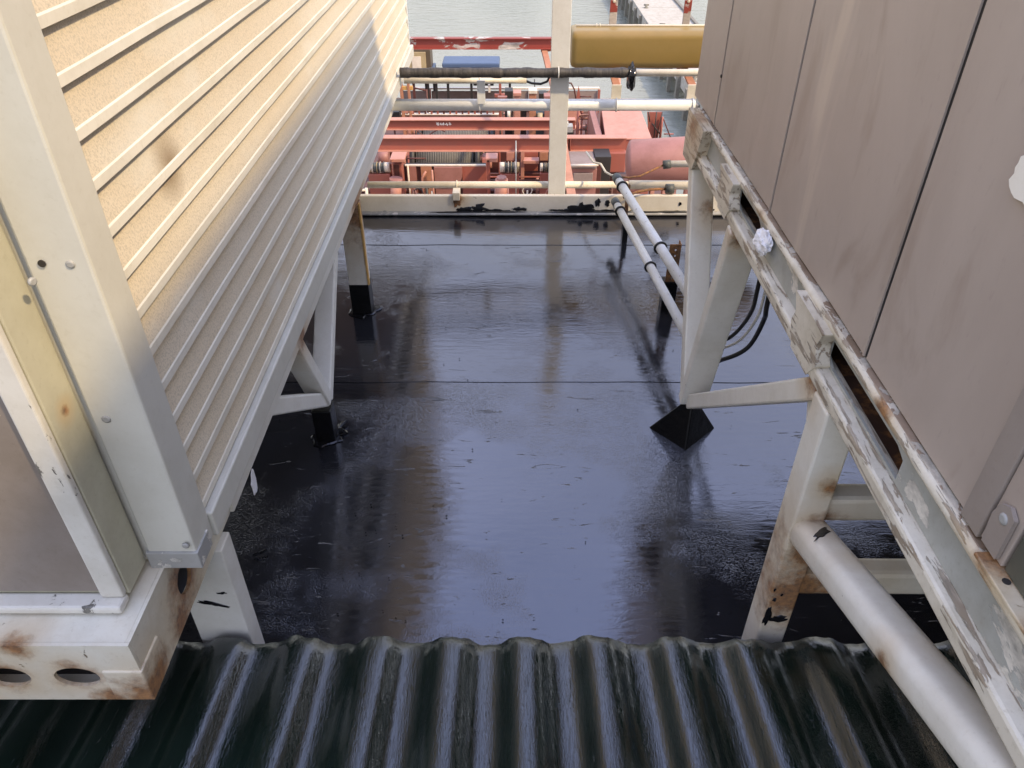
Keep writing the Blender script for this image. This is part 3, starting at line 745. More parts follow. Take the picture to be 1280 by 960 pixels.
t = thing('conduit', 'thin cream conduit with a short black cable under the wrapped pipe', 'conduit', (-0.62, 4.56, 0.774))
pipe('conduit_tube', M['pipec'], t, [(-0.62, 4.56, 0.774), (0.083, 4.56, 0.774)], 0.016)
pipe('cable_end', M['rubber'], t, [(0.074, 4.56, 0.774), (0.115, 4.56, 0.76), (0.165, 4.55, 0.759), (0.201, 4.54, 0.775), (0.214, 4.53, 0.804)], 0.007, 8)
ring('band', M['pipec'], t, (-0.184, 4.56, 0.774), (1, 0, 0), 0.018, 0.004)

# yellow tank on its brackets
t = thing('yellow_tank', 'long glossy mustard yellow tank with rounded end held outside the guard rail', 'tank', (0.356, 4.75, 0.791))
zb, zt_ = 0.785, 0.995; xa, xb = 0.35, 1.75; yc = 4.87
# rounded-rectangle cross-section swept along x with a rounded end
def rrect(hw, hh, r, n=6):
    out = []
    for (cx, cy, a0) in ((hw - r, hh - r, 0), (-hw + r, hh - r, 90), (-hw + r, -hh + r, 180), (hw - r, -hh + r, 270)):
        for k in range(n + 1):
            a = R(a0 + 90 * k / n); out.append((cx + r * math.cos(a), cy + r * math.sin(a)))
    return out
b = MB(); hz = (zt_ - zb) / 2; rings = []
for (x, s_) in ((xa, 0.80), (xa + 0.006, 0.90), (xa + 0.018, 0.965), (xa + 0.035, 1.0), (xb, 1.0)):
    rings.append([(x, yc + p * s_, (zb + zt_) / 2 + q * (s_ if s_ > 0.95 else s_ + 0.04)) for p, q in rrect(0.12, hz, 0.045)])
n = len(rings[0]); vs = [v for q in rings for v in q]
b.add(vs, [(i * n + k, i * n + (k + 1) % n, (i + 1) * n + (k + 1) % n, (i + 1) * n + k) for i in range(len(rings) - 1) for k in range(n)], 0, True)
b.add(rings[0], [tuple(range(n))], 0, True); b.add(rings[-1], [tuple(range(n))])
b.build('tank_shell', M['gold'], t)
MB().tube([(xa + 0.03, yc + 0.02, zt_ + 0.004), (xb, yc + 0.02, zt_ + 0.004)], 0.007, 8).build('top_pipe', M['pipec'], t)
for x in (xa + 0.15, xa + .17): ring('pipe_clip', M['pipec'], t, (x, yc + 0.02, zt_ + 0.004), (1, 0, 0), 0.010, 0.003, 12)
first = None
for i, uu in enumerate((757, 842)):
    x = (uu - 640) * 0.0052
    if first is None:
        g = thing('tank_bracket', 'x', 'bracket', (x, 4.55, 0.66), 'red brackets holding the yellow tank')
        box('upright', M['redpeel'], g, (x - 0.022, 5.0, 0.70, x + 0.022, 5.012, 1.135), 0.002)
        MB().beam((x, 5.0, 0.765), (x, 4.60, 0.735), 0.044, 0.014).build('arm', M['orange'], g, 0.002)
        screw(g, (x, 4.999, 1.11), (0, -1, 0), 0.009, 'cream')
        MB().prism([(x - 0.028, 0.655), (x + 0.028, 0.655), (x + 0.028, 0.742), (x - 0.028, 0.742)], 'y', 4.585, 4.60).build('lug', M['pipec'], g, 0.003)
        ring('clamp', M['pipew'], g, (x, 4.55, (0.546, 4.55, 0.641)[2]), (1, 0, 0), 0.036, 0.004)
        box('clamp_plate', M['dark'], g, (x - 0.035, 4.53, 0.612, x + 0.02, 4.57, 0.622), 0.002)
        first = g
    else:
        g = copy_tree(first); g.location = (x, 4.55, 0.66)
    g['label'] = ['red bracket with white lug under the yellow tank, nearer the black torn wrapping', 'red bracket with white lug under the yellow tank, nearer the taupe container'][i]

# side pipes with couplings and flex at the right
t = thing('branch_pipe', 'upper short cream pipe stub with black coupling and drooping wire', 'pipe', (0.939, 4.5, 0.305))
pipe('stub', M['pipec'], t, [(0.939, 4.5, 0.305), (1.74, 4.5, 0.315)], 0.02)
pipe('coupling', M['fitting'], t, [(0.915, 4.5, 0.3), (0.958, 4.5, 0.305)], 0.026)
pipe('wire', M['rusty'], t, [(0.92, 4.5, 0.3), (0.842, 4.45, 0.285), (0.764, 4.4, 0.269), (0.686, 4.35, 0.279), (0.635, 4.3, 0.304)], 0.006, 8)
t = thing('branch_pipe', 'lower short cream pipe stub with black coupling just above the coaming', 'pipe', (0.948, 4.5, 0.148))
pipe('coupling', M['fitting'], t, [(0.946, 4.49, 0.152), (0.995, 4.49, 0.152)], 0.030)
pipe('wire', M['rusty'], t, [(0.946, 4.49, 0.152), (0.84, 4.45, 0.164), (0.758, 4.42, 0.161), (0.665, 4.3, 0.176)], 0.008, 8)
o = MB().tube([(0.475, 4.8, 0.271), (0.504, 4.6, 0.278), (0.537, 4.5, 0.305), (0.557, 4.4, 0.294), (0.585, 4.35, 0.294), (0.616, 4.3, 0.309)], 0.0065, 8).build('flex_hose', M['pipec'], None)
tag(o, 'bent pale flexible hose leading into the end of the upper low pipe', 'hose')

# thin stuff on the roof: grit and tar lumps
b = MB(); rnd = random.Random(11)
for k in range(130):
    x = rnd.gauss(-0.45, 0.16) if rnd.random() < .45 else rnd.uniform(-1.1, 1.1); y = 1.45 + rnd.random() ** 1.7 * 2.8
    s_ = rnd.uniform(0.0012, 0.004)
    p = Vector((x, y, 0.006)); vs = [p + Vector((s_ * rnd.uniform(.6, 1.4) * math.cos(a), s_ * rnd.uniform(.6, 1.6) * math.sin(a), 0)) for a in (0, 1.57, 3.14, 4.71)]
    b.add(vs + [p + Vector((0, 0, s_))], [(0, 1, 4), (1, 2, 4), (2, 3, 4), (3, 0, 4)])
b.build('tar_grit', M['tarblob'], None)['kind'] = 'stuff'
for (c, su, sv, seed, lab) in (((-0.699, 2.355, 0.012), 0.018, 0.05, 31, 'shrivelled strip of tarred membrane beside the foot under the louvred container'),
                        ((-0.845, 1.715, 0.012), 0.02, 0.008, 32, 'small curled scrap of membrane on the black roof near the left near leg')):
    o = blob('membrane_scrap', M['tarblob'], None, c, (su, 0.006, 0.004), (0.006, sv, 0), (0, 0, 1), seed, 18, 0.008, 0.8)
    tag(o, lab, 'scrap')
o = blob('paint_splash', M['cardw'], None, (0.135, 0.835, corr_z(0.135, 0.835) + 0.001), (0.011, 0, 0), (0, 0.012, -0.002), (0, .14, 1), 3, 18, 0.003, 0.5)
tag(o, 'small white paint splash on the corrugated roof at the photo bottom', 'paint splash')

# ================================================================ machinery on the main deck
def ibeam(name, label, y, zt, zb, x0, x1, m, fl=0.16, top='pink', posts=()):  # default paler flange colour stands in for sun from above
    g = thing(name, label, 'steel beam', ((x0 + x1) / 2, y, zb), None)
    box('web', M[m], g, (x0, y + fl / 2 - 0.012, zb + 0.012, x1, y + fl / 2 + 0.012, zt - 0.018), 0)
    box('top_flange', M[top], g, (x0, y, zt - 0.018, x1, y + fl, zt), 0.003)
    box('bottom_flange', M[top], g, (x0, y, zb, x1, y + fl, zb + 0.012), 0.002)
    for x in posts: box('post', M[m], g, (x, y + 0.03, -4.3, x + 0.12, y + fl - 0.03, zb - 0.001), 0.004)
    return g
za = (0.0, 13.0, -2.439)[2]; zb = (0.0, 13.0, -2.682)[2]
g = ibeam('red_beam', 'nearest wide red steel beam spanning behind the coaming, ending at the pink hood', 13, za, zb, -3.6, 1.97, 'red', 0.17, posts=(-3.5,))
for x in (0.95, 1.0): box('stiffener', M['red'], g, (x, 13.0, zb + .014, x + 0.012, 13.07, za - .02), 0)
za = (0.0, 15.0, -2.769)[2]; zb = (0.0, 15.0, -2.972)[2]
g = ibeam('red_beam', 'second red steel beam with faint white scuffs, just behind the nearest one', 15, za, zb, -4.2, 1.24, 'red', 0.17, posts=(-4.0, 1.1))
for k in range(5): blob('white_scuff', M['cardw'], g, (-1.46, 15.065, -2.868) if k == 0 else ((-1.46, 15.065, -2.868)[0] + 0.065 * k - (0.02 if k > 1 else 0), 15.065, (-1.46, 15.065, -2.868)[2]), (0.026, 0, 0), (0, 0, 0.028), (0, -1, 0), 80 + k, 14, 0.002, 0.7)
za = (0.0, 17.5, -3.438)[2]; zb = (0.0, 17.5, -3.546)[2]
g = ibeam('red_beam', 'short third red beam with a picket row on top, behind the second beam', 17.5, za, zb, -2.6, -0.3, 'rose', 0.12, 'cream', posts=(-2.5, -0.5))
for k in range(15): box('picket', M['red' if k % 3 else 'maroon'], g, (-2.4 + 0.14 * k, 17.52, za + .001, -2.36 + 0.14 * k, 17.56, za + 0.24), 0)
box('picket_rail', M['red'], g, (-2.5, 17.51, za + 0.242, -0.35, 17.57, za + 0.28), 0)
# high cross beam with peeled paint, on raking legs
za = (0.0, 14.5, -1.177)[2]; zb = (0.0, 14.5, -1.364)[2]
g = ibeam('peeling_red_beam', 'high red cross beam with large peeled patches in front of the open water', 14.5, za, zb, -3.6, 1.20, 'redpeel', 0.13, 'redpeel')
MB().beam((0.862, 14.6, -1.36), (0.518, 14.6, -1.387), 0.07, 0.07).build('bracket', M['red'], g)
MB().beam((0.575, 14.6, -1.387), (0.706, 13.4, -1.722), 0.10, 0.06, (1, 0, 0)).build('raking_leg', M['orange'], g, 0.003)
MB().beam((0.706, 13.4, -1.722), (0.825, 9.6, -2.242), 0.12, 0.07, (1, 0, 0)).build('raking_leg', M['orange'], g, 0.003)
MB().beam((-3.4, 14.56, zb), (-3.4, 13.0, -4.3), 0.12, 0.08, (1, 0, 0)).build('raking_leg', M['orange'], g, 0.003)
MB().beam((0.604, 14.6, -1.387), (0.818, 15.2, -2.266), 0.05, 0.03, (1, 0, 0)).build('dark_stay', M['dark'], g)
# water drum winches
def winch(name, lab, cx0, cx1, y, zc, r, fr):
    g = thing(name, lab, 'winch', ((cx0 + cx1) / 2, y, -4.3), 'rope drum winches')
    MB().tube([(cx0, y, zc), (cx1, y, zc)], r, 36).build('rope_drum', M['rope'], g)
    for x in (cx0 - 0.12, cx1 + 0.02): MB().tube([(x, y, zc), (x + 0.10, y, zc)], fr, 36).build('drum_flange', M['dark'], g)
    for x in (cx0 - 0.42, cx1 + 0.16):
        MB().prism([(y - 0.5, -4.3), (y + 0.5, -4.3), (y + 0.18, zc + 0.12), (y - 0.18, zc + 0.12)], 'x', x, x + 0.14).build('side_frame', M['red'], g, 0.006)
        MB().tube([(x - 0.05, y, zc), (x + 0.19, y, zc)], 0.13, 18).build('bearing', M['pink'], g)
winch('rope_winch', 'front rope winch with wide grey drum under the nearest red beam', (-1.939, 15.2, -3.641)[0], (-0.766, 15.2, -3.641)[0], 15.4, -3.75, 0.36, 0.46)
winch('rope_winch', 'rear rope winch with long grey drum seen between the two red beams', (-1.96, 17.0, -3.67)[0], (-0.499, 17.0, -3.67)[0], 16.9, -3.90, 0.36, 0.39)
# red and rose plating in front of the winch
g = thing('plated_cabinet', 'row of red and rose steel plates with pale top edge below the front rope winch', 'steel casing', (-2.086, 14.0, -3.907))
b6 = (-2.02, 14.0, -4.3, -0.494, 14.5, -3.303)
box('casing', M['maroon'], g, (b6[0], 14.05, b6[2], b6[3], 14.15, b6[5] - 0.02), 0.004)
box('top_edge', M['cream'], g, (b6[0], 14.0, b6[5] - 0.015, b6[3], 14.05, b6[5] + 0.01), 0.003)
box('rear_cover', M['dark'], g, (b6[0], 14.06, b6[5] - 0.019, b6[3], 14.15, b6[5] - 0.002), 0.003)
for (u0, u1, m) in ((507, 517, 'rose'), (523, 537, 'orange'), (576, 607, 'red')):
    q = (-8.513, 14.0, -0.472); k = 0.01475
    box('plate', M[m], g, ((u0 - 640) * k, 14.0, b6[2], (u1 - 640) * k, 14.045, b6[5] - 0.018), 0.004)
rp = [(-1.47, -4.29), (-0.99, -4.29), (-0.95, -4.1), (-0.94, b6[5] - 0.02), (-1.47, b6[5] - 0.02)]
arc = [(-1.47, b6[5] - 0.02), (-1.47, b6[5] - 0.36)] + [(-1.15 + 0.21 * math.sin(R(a)), b6[5] - 0.16 - 0.22 * math.cos(R(a))) for a in range(0, 91, 15)] + [(-0.94, b6[5] - 0.02)]
MB().prism(arc, 'y', 13.96, 13.998).build('rounded_plate', M['rose'], g, 0.006)
box('plate', M['rose'], g, (-1.47, 14.01, b6[2], -1.0, 14.04, b6[5] - 0.40), 0.004)
MB().tube([(-1.50, 13.9, -4.3), (-1.50, 13.9, b6[5] - 0.05)], 0.02, 8).build('riser', M['pink'], g)
MB().tube([(-1.70, 13.9, -4.3), (-1.70, 13.9, b6[5] - 0.2), (-1.62, 13.9, b6[5] - 0.08)], 0.022, 8).build('riser', M['pink'], g)
MB().tube([(-1.95, 13.88, -4.3), (-1.95, 13.88, b6[5] + 0.05)], 0.018, 8).build('riser', M['cream'], g)
MB().tube([(-1.82, 13.88, -4.3), (-1.80, 13.86, -3.9), (-1.86, 13.86, -3.7)], 0.025, 8).build('riser', M['rose'], g)
# rollers
def roller(lab, c, ln, r, flip):
    g = thing('fairlead_roller', lab, 'roller', c, 'fairlead rollers')
    c = Vector(c); x = -ln / 2; k = 0
    for (w_, rr, m) in ((0.26, 1.0, 'cream'), (0.04, 1.12, 'fitting'), (0.12, 0.9, 'fitting'), (0.03, 1.12, 'cream'), (0.12, 0.88, 'fitting'), (0.03, 1.12, 'tan'), (0.16, 0.95, 'fitting'), (0.06, 1.15, 'cream'), (0.18, 1.0, 'tan')):
        a = x * (-1 if flip else 1); b_ = (x + w_ * ln) * (-1 if flip else 1)
        MB().tube([c + Vector((a, 0, 0)), c + Vector((b_, 0, 0))], r * rr, 20).build('roller_ring', M[m], g); x += w_ * ln
    box('cradle', M['red'], g, (c.x - ln / 2, c.y - 0.1, -4.3, c.x + ln / 2, c.y + 0.12, c.z - r * 1.1), 0.01)
    return g
roller('dark ringed roller at far left beside the louvred container, below the nearest beam', (-2.434, 13.6, -3.182), 0.40, 0.09, True)
roller('dark ringed roller in the middle with pale left end, below the nearest beam', (-0.044, 13.6, -3.182), 0.36, 0.09, False)
roller('small ringed roller half hidden behind the flat white post', (0.616, 13.6, -3.182), 0.20, 0.075, False)
def gear(name, lab, cat, boxes, tubes=(), group=None):
    y = boxes[0][2][1] if boxes else tubes[0][2][1]
    b0 = boxes[0][2]
    g = thing(name, lab, cat, ((b0[0] + b0[3]) / 2, b0[1], -4.3), group)
    for (n_, m, q) in boxes: box(n_, M[m], g, q, 0.008)
    for (n_, m, a, b_, r) in tubes: MB().tube([a, b_], r, 18).build(n_, M[m], g)
    return g
gear('winch_bracket', 'red box bracket beside the far left ringed roller', 'bracket', [
    ('plinth', 'red', (-2.223, 13.6, -4.3, -2.026, 13.9, -3.122)), ('top_plate', 'pink', (-2.212, 13.5, -3.054, -1.943, 13.95, -2.995)), ('recess', 'maroon', (-2.162, 13.58, -3.372, -2.067, 13.6, -3.129)),
    ('cheek', 'pink', (-2.177, 13.45, -3.412, -2.172, 13.55, -2.991))],
    [('motor', 'pink', (-2.102, 13.3, -3.321), (-2.138, 13.3, -3.72), 0.10), ('motor_cap', 'rose', (-2.098, 13.3, -3.276), (-2.103, 13.3, -3.336), 0.12)])
gear('gear_housing', 'rose cylinder housing at the left edge above the ringed roller', 'gear housing', [
    ('base', 'red', (-2.679, 13.9, -4.3, -2.347, 14.3, -3.405)), ('block', 'rose', (-2.484, 14.4, -3.344, -2.377, 14.7, -3.187)), ('post', 'pink', (-2.072, 14.2, -3.363, -2.032, 14.3, -3.115)), ('frame', 'maroon', (-2.379, 14.6, -3.402, -2.142, 14.9, -3.259))],
    [('cylinder', 'rose', (-2.539, 14.3, -3.26), (-2.356, 14.3, -3.26), 0.13)])
gear('winch_motor', 'short pink motor standing in front of the middle ringed roller', 'motor', [('base', 'rose', (-0.306, 12.6, -4.3, -0.056, 12.9, -3.287))],
    [('motor', 'pink', (-0.18, 12.7, -3.052), (-0.183, 12.7, -3.432), 0.11), ('motor_cap', 'rose', (-0.179, 12.7, -3.009), (-0.18, 12.7, -3.067), 0.085)])
gear('machinery_frame', 'red framed machinery block left of the flat white post under the nearest beam', 'machine frame', [
    ('block', 'red', (0.195, 14.1, -3.451, 0.488, 14.5, -3.079)), ('upright', 'pink', (0.163, 13.9, -4.3, 0.23, 14.0, -2.992)), ('upright', 'red', (-0.253, 14.0, -4.3, -0.216, 14.1, -3.027)), ('shelf', 'pink', (0.208, 13.85, -3.216, 0.506, 14.05, -3.155)),
    ('cap', 'orange', (0.514, 13.8, -3.136, 0.666, 14.0, -2.971)), ('neck', 'pink', (-0.104, 14.0, -3.211, 0.045, 14.15, -3.043)), ('lower_rail', 'maroon', (-0.425, 14.0, -3.491, 0.759, 14.05, -3.459)), ('lower_rail', 'red', (-0.423, 13.9, -3.506, 0.756, 13.95, -3.483)),
    ('lower_rail', 'maroon', (-0.421, 13.8, -3.537, 0.753, 13.85, -3.506)), ('back_plate', 'maroon', (-0.538, 15.8, -4.3, 0.872, 15.85, -3.691)), ('upright', 'red', (-0.47, 13.7, -4.3, -0.408, 13.8, -3.084)), ('side_plate', 'pink', (-0.484, 13.7, -3.129, -0.265, 14.0, -3.054))])
o = MB().tube([(0.067, 12.7, -2.383), (0.069, 12.5, -3.376)], 0.010, 6).build('wire_rope', M['cap'], None); tag(o, 'thin pale wire rope hanging in front of the nearest red beam', 'wire rope')
# posts and gear between second beam and bulwark
gear('rusty_gantry_leg', 'orange rust streaked twin post at the left behind the second beam', 'post', [
    ('post', 'orange', (-2.36, 17.0, -4.3, -2.423, 17.12, -2.523)), ('post', 'orange', (-2.209, 17.0, -4.3, -2.259, 17.12, -2.556)), ('tie', 'edge_rust', (-2.377, 17.02, -2.777, -2.143, 17.1, -2.694)), ('tie', 'pink', (-2.421, 17.02, -3.272, -2.181, 17.1, -3.202)), ('block', 'dark', (-2.734, 17.2, -3.469, -2.501, 17.5, -3.292))])
for k, (u, w_, v0, m, lab) in enumerate([(646, 7, 122, 'pink', 'first pink upright from the hanging pipe clamp, behind the second beam'), (664, 8, 121, 'orange', 'tallest orange pink upright in the middle row behind the second beam'), (681, 6, 126, 'rose', 'short rose upright next to the flat white post, behind the second beam')]):
    kk = 0.0182; x0 = (u - 640 - w_ / 2) * kk; x1 = (u - 640 + w_ / 2) * kk
    zt2 = {122: (-10.766, 16.5, -2.745)[2], 121: (-10.747, 16.5, -2.696)[2], 126: (-10.793, 16.5, -2.811)[2]}[v0]
    gear('winch_upright', lab, 'upright', [('column', m, (x0, 16.5, -4.3, x1, 16.7, zt2)), ('head', 'cream' if k == 1 else m, (x0 - .02, 16.47, zt2 + .002, x1 + .02, 16.73, zt2 + 0.07))], group='uprights behind the second red beam')
gear('hoist_unit', 'black hoist unit with pale rings between the pink uprights', 'hoist', [
    ('body', 'dark', (-0.155, 16.9, -4.3, 0.018, 17.2, -2.76)), ('arm', 'rose', (-0.308, 16.8, -2.932, -0.103, 16.9, -2.848)), ('wheel_case', 'dark', (0.188, 16.6, -4.3, 0.311, 16.9, -3.074)), ('cover', 'fitting', (0.515, 16.6, -4.3, 0.709, 16.9, -3.142)), ('head', 'dark', (0.588, 17.0, -3.059, 0.75, 17.25, -2.839))],
    [('ring', 'cream', (-0.102, 16.5, -3.128), (-0.034, 16.5, -3.128), 0.09), ('ring', 'tan', (0.544, 16.4, -3.164), (0.646, 16.4, -3.164), 0.10), ('spindle', 'cap', (-0.017, 16.6, -2.907), (-0.017, 16.6, -3.278), 0.015)])
gear('red_davit', 'thin red davit post above the hanging pipe clamp', 'post', [('post', 'red', (-0.3, 18.0, -4.3, -0.243, 18.07, -2.859)), ('foot', 'red', (-0.403, 18.0, -3.213, -0.11, 18.1, -3.141)), ('lamp', 'cream', (-0.549, 18.1, -3.134, -0.497, 18.16, -2.956)), ('arm', 'maroon', (-0.582, 18.05, -2.916, -0.219, 18.1, -2.872))])
# bulwark at the far side of the deck
g = thing('bulwark', 'mauve grey bulwark plate with pale top edge at the far side of the red deck', 'bulwark', (0, 20.5, -4.3))
for (u0, u1) in ((505, 538), (542, 598), (600, 660), (662, 700), (704, 744)):
    kk = 0.0214; x0 = (u0 - 640) * kk; x1 = (u1 - 640) * kk
    box('plate', M['hull'], g, (x0, 20.5, -4.3, x1, 20.54, (-13.328, 20.5, -3.774)[2]), 0)
    box('stay', M['red'], g, (x1 + .01, 20.44, -4.3, x1 + 0.07, 20.56, (-13.311, 20.5, -3.734)[2]), 0)
zr = (-13.319, 20.5, -3.754)[2]
box('top_edge', M['cream'], g, (-3.0, 20.47, zr + .03, 2.27, 20.58, zr + 0.07), 0.005)
# rack with locker and blue covered box
zp = (-12.593, 19.5, -3.283)[2]
g = thing('equipment_rack', 'dark legged rack platform standing above the far bulwark', 'rack', (-1.5, 19.5, -4.3))
box('platform', M['hull'], g, (-2.65, 19.4, zp, 0.2, 20.3, zp + 0.05), 0)
for u in (521, 538, 548, 562, 590, 636): 
    x = (u - 640) * 0.0206; box('leg', M['maroon' if u % 2 else 'dark'], g, (x, 19.45, -4.3, x + 0.06, 19.51, zp - .001), 0)
for x in (-1.35, -1.15): box('brace', M['dark'], g, (x - .8, 19.52, zp - 0.22, x - .75, 19.56, zp - 0.001), 0)
box('hanging_hose', M['dark'], g, (-0.95, 19.43, zp - .06, -.45, 19.47, zp - .001), 0)
zl = (-12.289, 19.5, -2.524)[2]
g = thing('brown_locker', 'brown and tan upright locker below the peeling beam, at the louvred container edge', 'locker', (-2.2, 19.5, zp))
k = 0.0206
box('body', M['tan_dark'], g, (-2.60, 19.5, zp + .051, -1.97, 20.1, zl), 0.01)
box('door', M['tan'], g, (-2.54, 19.48, zp + .08, -2.08, 19.499, zl - 0.05), 0.01)
box('door_panel', M['cream'], g, (-2.42, 19.465, zp + .14, -2.2, 19.479, zl - 0.15), 0.01)
box('side_cover', M['blue'], g, (-1.968, 19.55, zp + .051, -1.90, 20.1, zl - .45), 0.01)
zl = (-12.421, 19.5, -2.852)[2]
g = thing('blue_box', 'low box under a bright blue cover, left of the flat white post', 'box', (-1, 19.5, zp))
box('body', M['dark'], g, (-1.66, 19.53, zp + .051, -0.34, 20.15, zl - 0.12), 0.01)
box('cover', M['blue'], g, (-1.70, 19.5, zl - 0.10, -0.30, 20.2, zl + 0.02), 0.03)
# pink hood to the right
h0 = (1.639, 13.3, -2.548); h1 = (2.452, 13.3, -2.548)
g = thing('pink_hood', 'large faded pink steel hood with flat sloping lid, right of the flat white post', 'hood', (h0[0], 13.3, -4.3))
vb = [(h0[0], 13.3, h0[2]), (h1[0], 13.3, h1[2]), (h1[0] - 0.02, 15.3, h0[2] + 0.10), (h0[0] + 0.08, 15.3, h0[2] + 0.10)]
MB().add(vb + [(x, y, z - 0.03) for x, y, z in vb], [(0, 1, 2, 3), (7, 6, 5, 4), (0, 4, 5, 1), (1, 5, 6, 2), (2, 6, 7, 3), (3, 7, 4, 0)]).build('lid', M['pink'], g, 0.01)
b = MB(); lo = [(h0[0] + 0.02, 13.33, -3.1), (h1[0] - 0.35, 13.33, -3.1), (h1[0] - 0.35, 15.2, -3.1), (h0[0] + 0.1, 15.2, -3.1)]
hi = [(x + (0.02 if i in (0, 3) else -0.03), y + (0.02 if i < 2 else -0.02), z - 0.032) for i, (x, y, z) in enumerate(vb)]
b.add(hi + lo, [(0, 1, 5, 4), (1, 2, 6, 5), (2, 3, 7, 6), (3, 0, 4, 7), (4, 5, 6, 7)]).build('body', M['red'], g, 0.01)
box('lower_box', M['red'], g, (1.608, 12.9, -3.016, 1.97, 13.6, -2.66), 0.02)
box('side_rib', M['rose'], g, (h0[0] - 0.14, 13.4, -4.3, h0[0] - 0.02, 15.1, h0[2] - .05), 0.01)
box('pedestal', M['maroon'], g, (h0[0] + 0.1, 13.5, -4.3, h1[0] - 0.5, 15.0, -3.102), 0.01)
pp = (2.062, 15.6, -2.611)
o = MB().tube([(pp[0], 15.6, -4.3), (pp[0] + .0, 15.6, (-9.855, 15.6, -1.677)[2])], 0.075, 18).build('vent_pipe', M['pink'], None); tag(o, 'upright pink vent pipe behind the yellow tank and pink hood', 'pipe')
# rose cylinder tank at right
g = thing('rose_tank', 'big rose red horizontal cylinder tank with domed end beside the truss', 'tank', (1.433, 9.2, -1.67))
a = Vector((1.482, 9.2, -1.444)); bb = Vector((3.0, 9.0, a.z + 0.16)); d = (bb - a).normalized(); r = 0.27
ps = [a - d * (0.085 * math.cos(R(q))) for q in (0, 18, 36, 54, 72)] ; rr = [0.001 + r * math.sin(R(q)) for q in (0, 18, 36, 54, 72)]
MB().tube(ps + [a, bb], r, 40, rs=rr + [r, r]).build('cylinder', M['rose'], g)
for q in (0.15, 1.2):
    c = a + d * q; box('saddle', M['red'], g, (c.x - 0.05, c.y - 0.2, -4.3, c.x + 0.05, c.y + 0.2, c.z - r + 0.02), 0.004)
for q in (0.35, 0.5, 0.62, 0.78): box('rib', M['pink'], g, (a.x + q - .12, 9.0, a.z - .42, a.x + q - .07, 9.1, a.z - .20), 0.003)
# grating, casing right of post
gear('gearbox_casing', 'rose grey gearbox casing right of the flat white post with dark chain grating', 'gearbox', [
    ('casing', 'rose', (0.948, 12.2, -4.3, 1.4, 12.8, -2.676)), ('lid', 'hull', (0.969, 12.15, -2.656, 1.39, 12.85, -2.616)), ('front_bulge', 'hull', (1.013, 12.14, -2.996, 1.332, 12.19, -2.734)), ('backing', 'dark', (1.057, 14.6, -4.3, 1.839, 14.7, -3.243)),
    ('dark_side', 'dark', (1.39, 12.5, -4.3, 1.661, 12.9, -2.584)), ('red_side', 'maroon', (1.387, 12.4, -4.3, 1.497, 12.5, -2.683))],
    [('lid_pipe', 'cream', (0.938, 12.1, -2.583), (1.406, 12.1, -2.57), 0.02)])
b = MB()
for i in range(16): b.beam(Vector((1.05, 14.5, -3.223)) + Vector((0.05 * i, 0, 0)), Vector((1.061, 14.5, -3.477)) + Vector((0.05 * i + 0.05, 0, 0)), 0.010, 0.012, (1, 0, 0))
for i in range(7): b.beam(Vector((1.05, 14.5, -3.223)) + Vector((0, -0.012, -0.05 * i)), Vector((1.807, 14.5, -3.223)) + Vector((0, -0.012, -0.05 * i)), 0.010, 0.012, (0, 0, 1))
b.build('chain_grating', M['hull'], None)['kind'] = 'stuff'
b = MB()
for i in range(10): b.beam(Vector((1.173, 14.4, -3.344)) + Vector((0.05 * i, 0, 0.03 * math.sin(i))), Vector((1.217, 14.4, -3.296)) + Vector((0.05 * i, 0, 0.02 * math.cos(i * 3))), 0.02, 0.02, (1, 0, 0))
# ladders, hoops and rods behind the beams at right
g = thing('caged_ladder', 'red caged ladder with ring hoop between the flat white post and pink hood', 'ladder', (1.345, 15.6, -3.285))
for u in (721, 726, 735, 744):
    a = Vector((( u - 640) * 0.0166, 15.6 + (0.15 if u in (726, 744) else 0), 0)); MB().tube([(a.x, a.y, -4.3), (a.x, a.y, (-10.26, 15.6, -2.69)[2])], 0.022 if u != 735 else 0.05, 8).build('rail', M['red' if u != 744 else 'pink'], g)
for v_ in range(6): MB().tube([((721 - 640) * 0.0166, 15.6, -2.5 - 0.22 * v_), ((735 - 640) * 0.0166, 15.6, -2.5 - 0.22 * v_)], 0.014, 6).build('rung', M['maroon'], g)
ring('hoop', M['orange'], g, (1.535, 15.6, -2.896), (0.1, 0.5, 0.9), 0.16, 0.018)
ring('hoop', M['red'], g, (1.475, 15.7, -2.831), (0.3, 0.9, 0.3), 0.09, 0.014)
gear('small_grey_pump', 'small grey white pump on the second beam just right of the flat white post', 'pump', [('body', 'cap', (1.006, 14.6, -2.885, 1.164, 14.8, -2.763)), ('cap', 'dark', (0.995, 14.6, -2.931, 1.181, 14.82, -2.87)), ('stand', 'maroon', (1.047, 14.65, -4.3, 1.144, 14.75, -2.948))], [('pipe', 'cap', (1.055, 14.7, -2.704), (1.06, 14.7, -2.826), 0.025)])
g = thing('stair_rails', 'red plate and thin dark rods of a stairway right of the pink hood', 'stair rail', (2.764, 15.0, -3.114))
MB().prism([(2.62, -2.62), (2.92, -2.62), (2.84, -3.7), (2.78, -3.7)], 'y', 15.0, 15.03).build('plate', M['red'], g, 0.003)
for (u0, v0, u1, v1, m, r) in ((816, 138, 816, 172, 'dark', .012), (806, 138, 809, 150, 'dark', .012), (823, 138, 819, 172, 'dark', .010), (824, 144, 824, 172, 'red', .02), (825, 146, 838, 172, 'maroon', .012), (812, 152, 824, 166, 'dark', .012), (828, 165, 840, 165, 'red', .012)):
    k = 0.0158; zf = lambda v_: -2.616 + (140 - v_) * 0.0157
    MB().tube([((u0 - 640) * k, 14.9, zf(v0)), ((u1 - 640) * k, 14.9, zf(v1))], r, 8).build('rod', M[m], g)
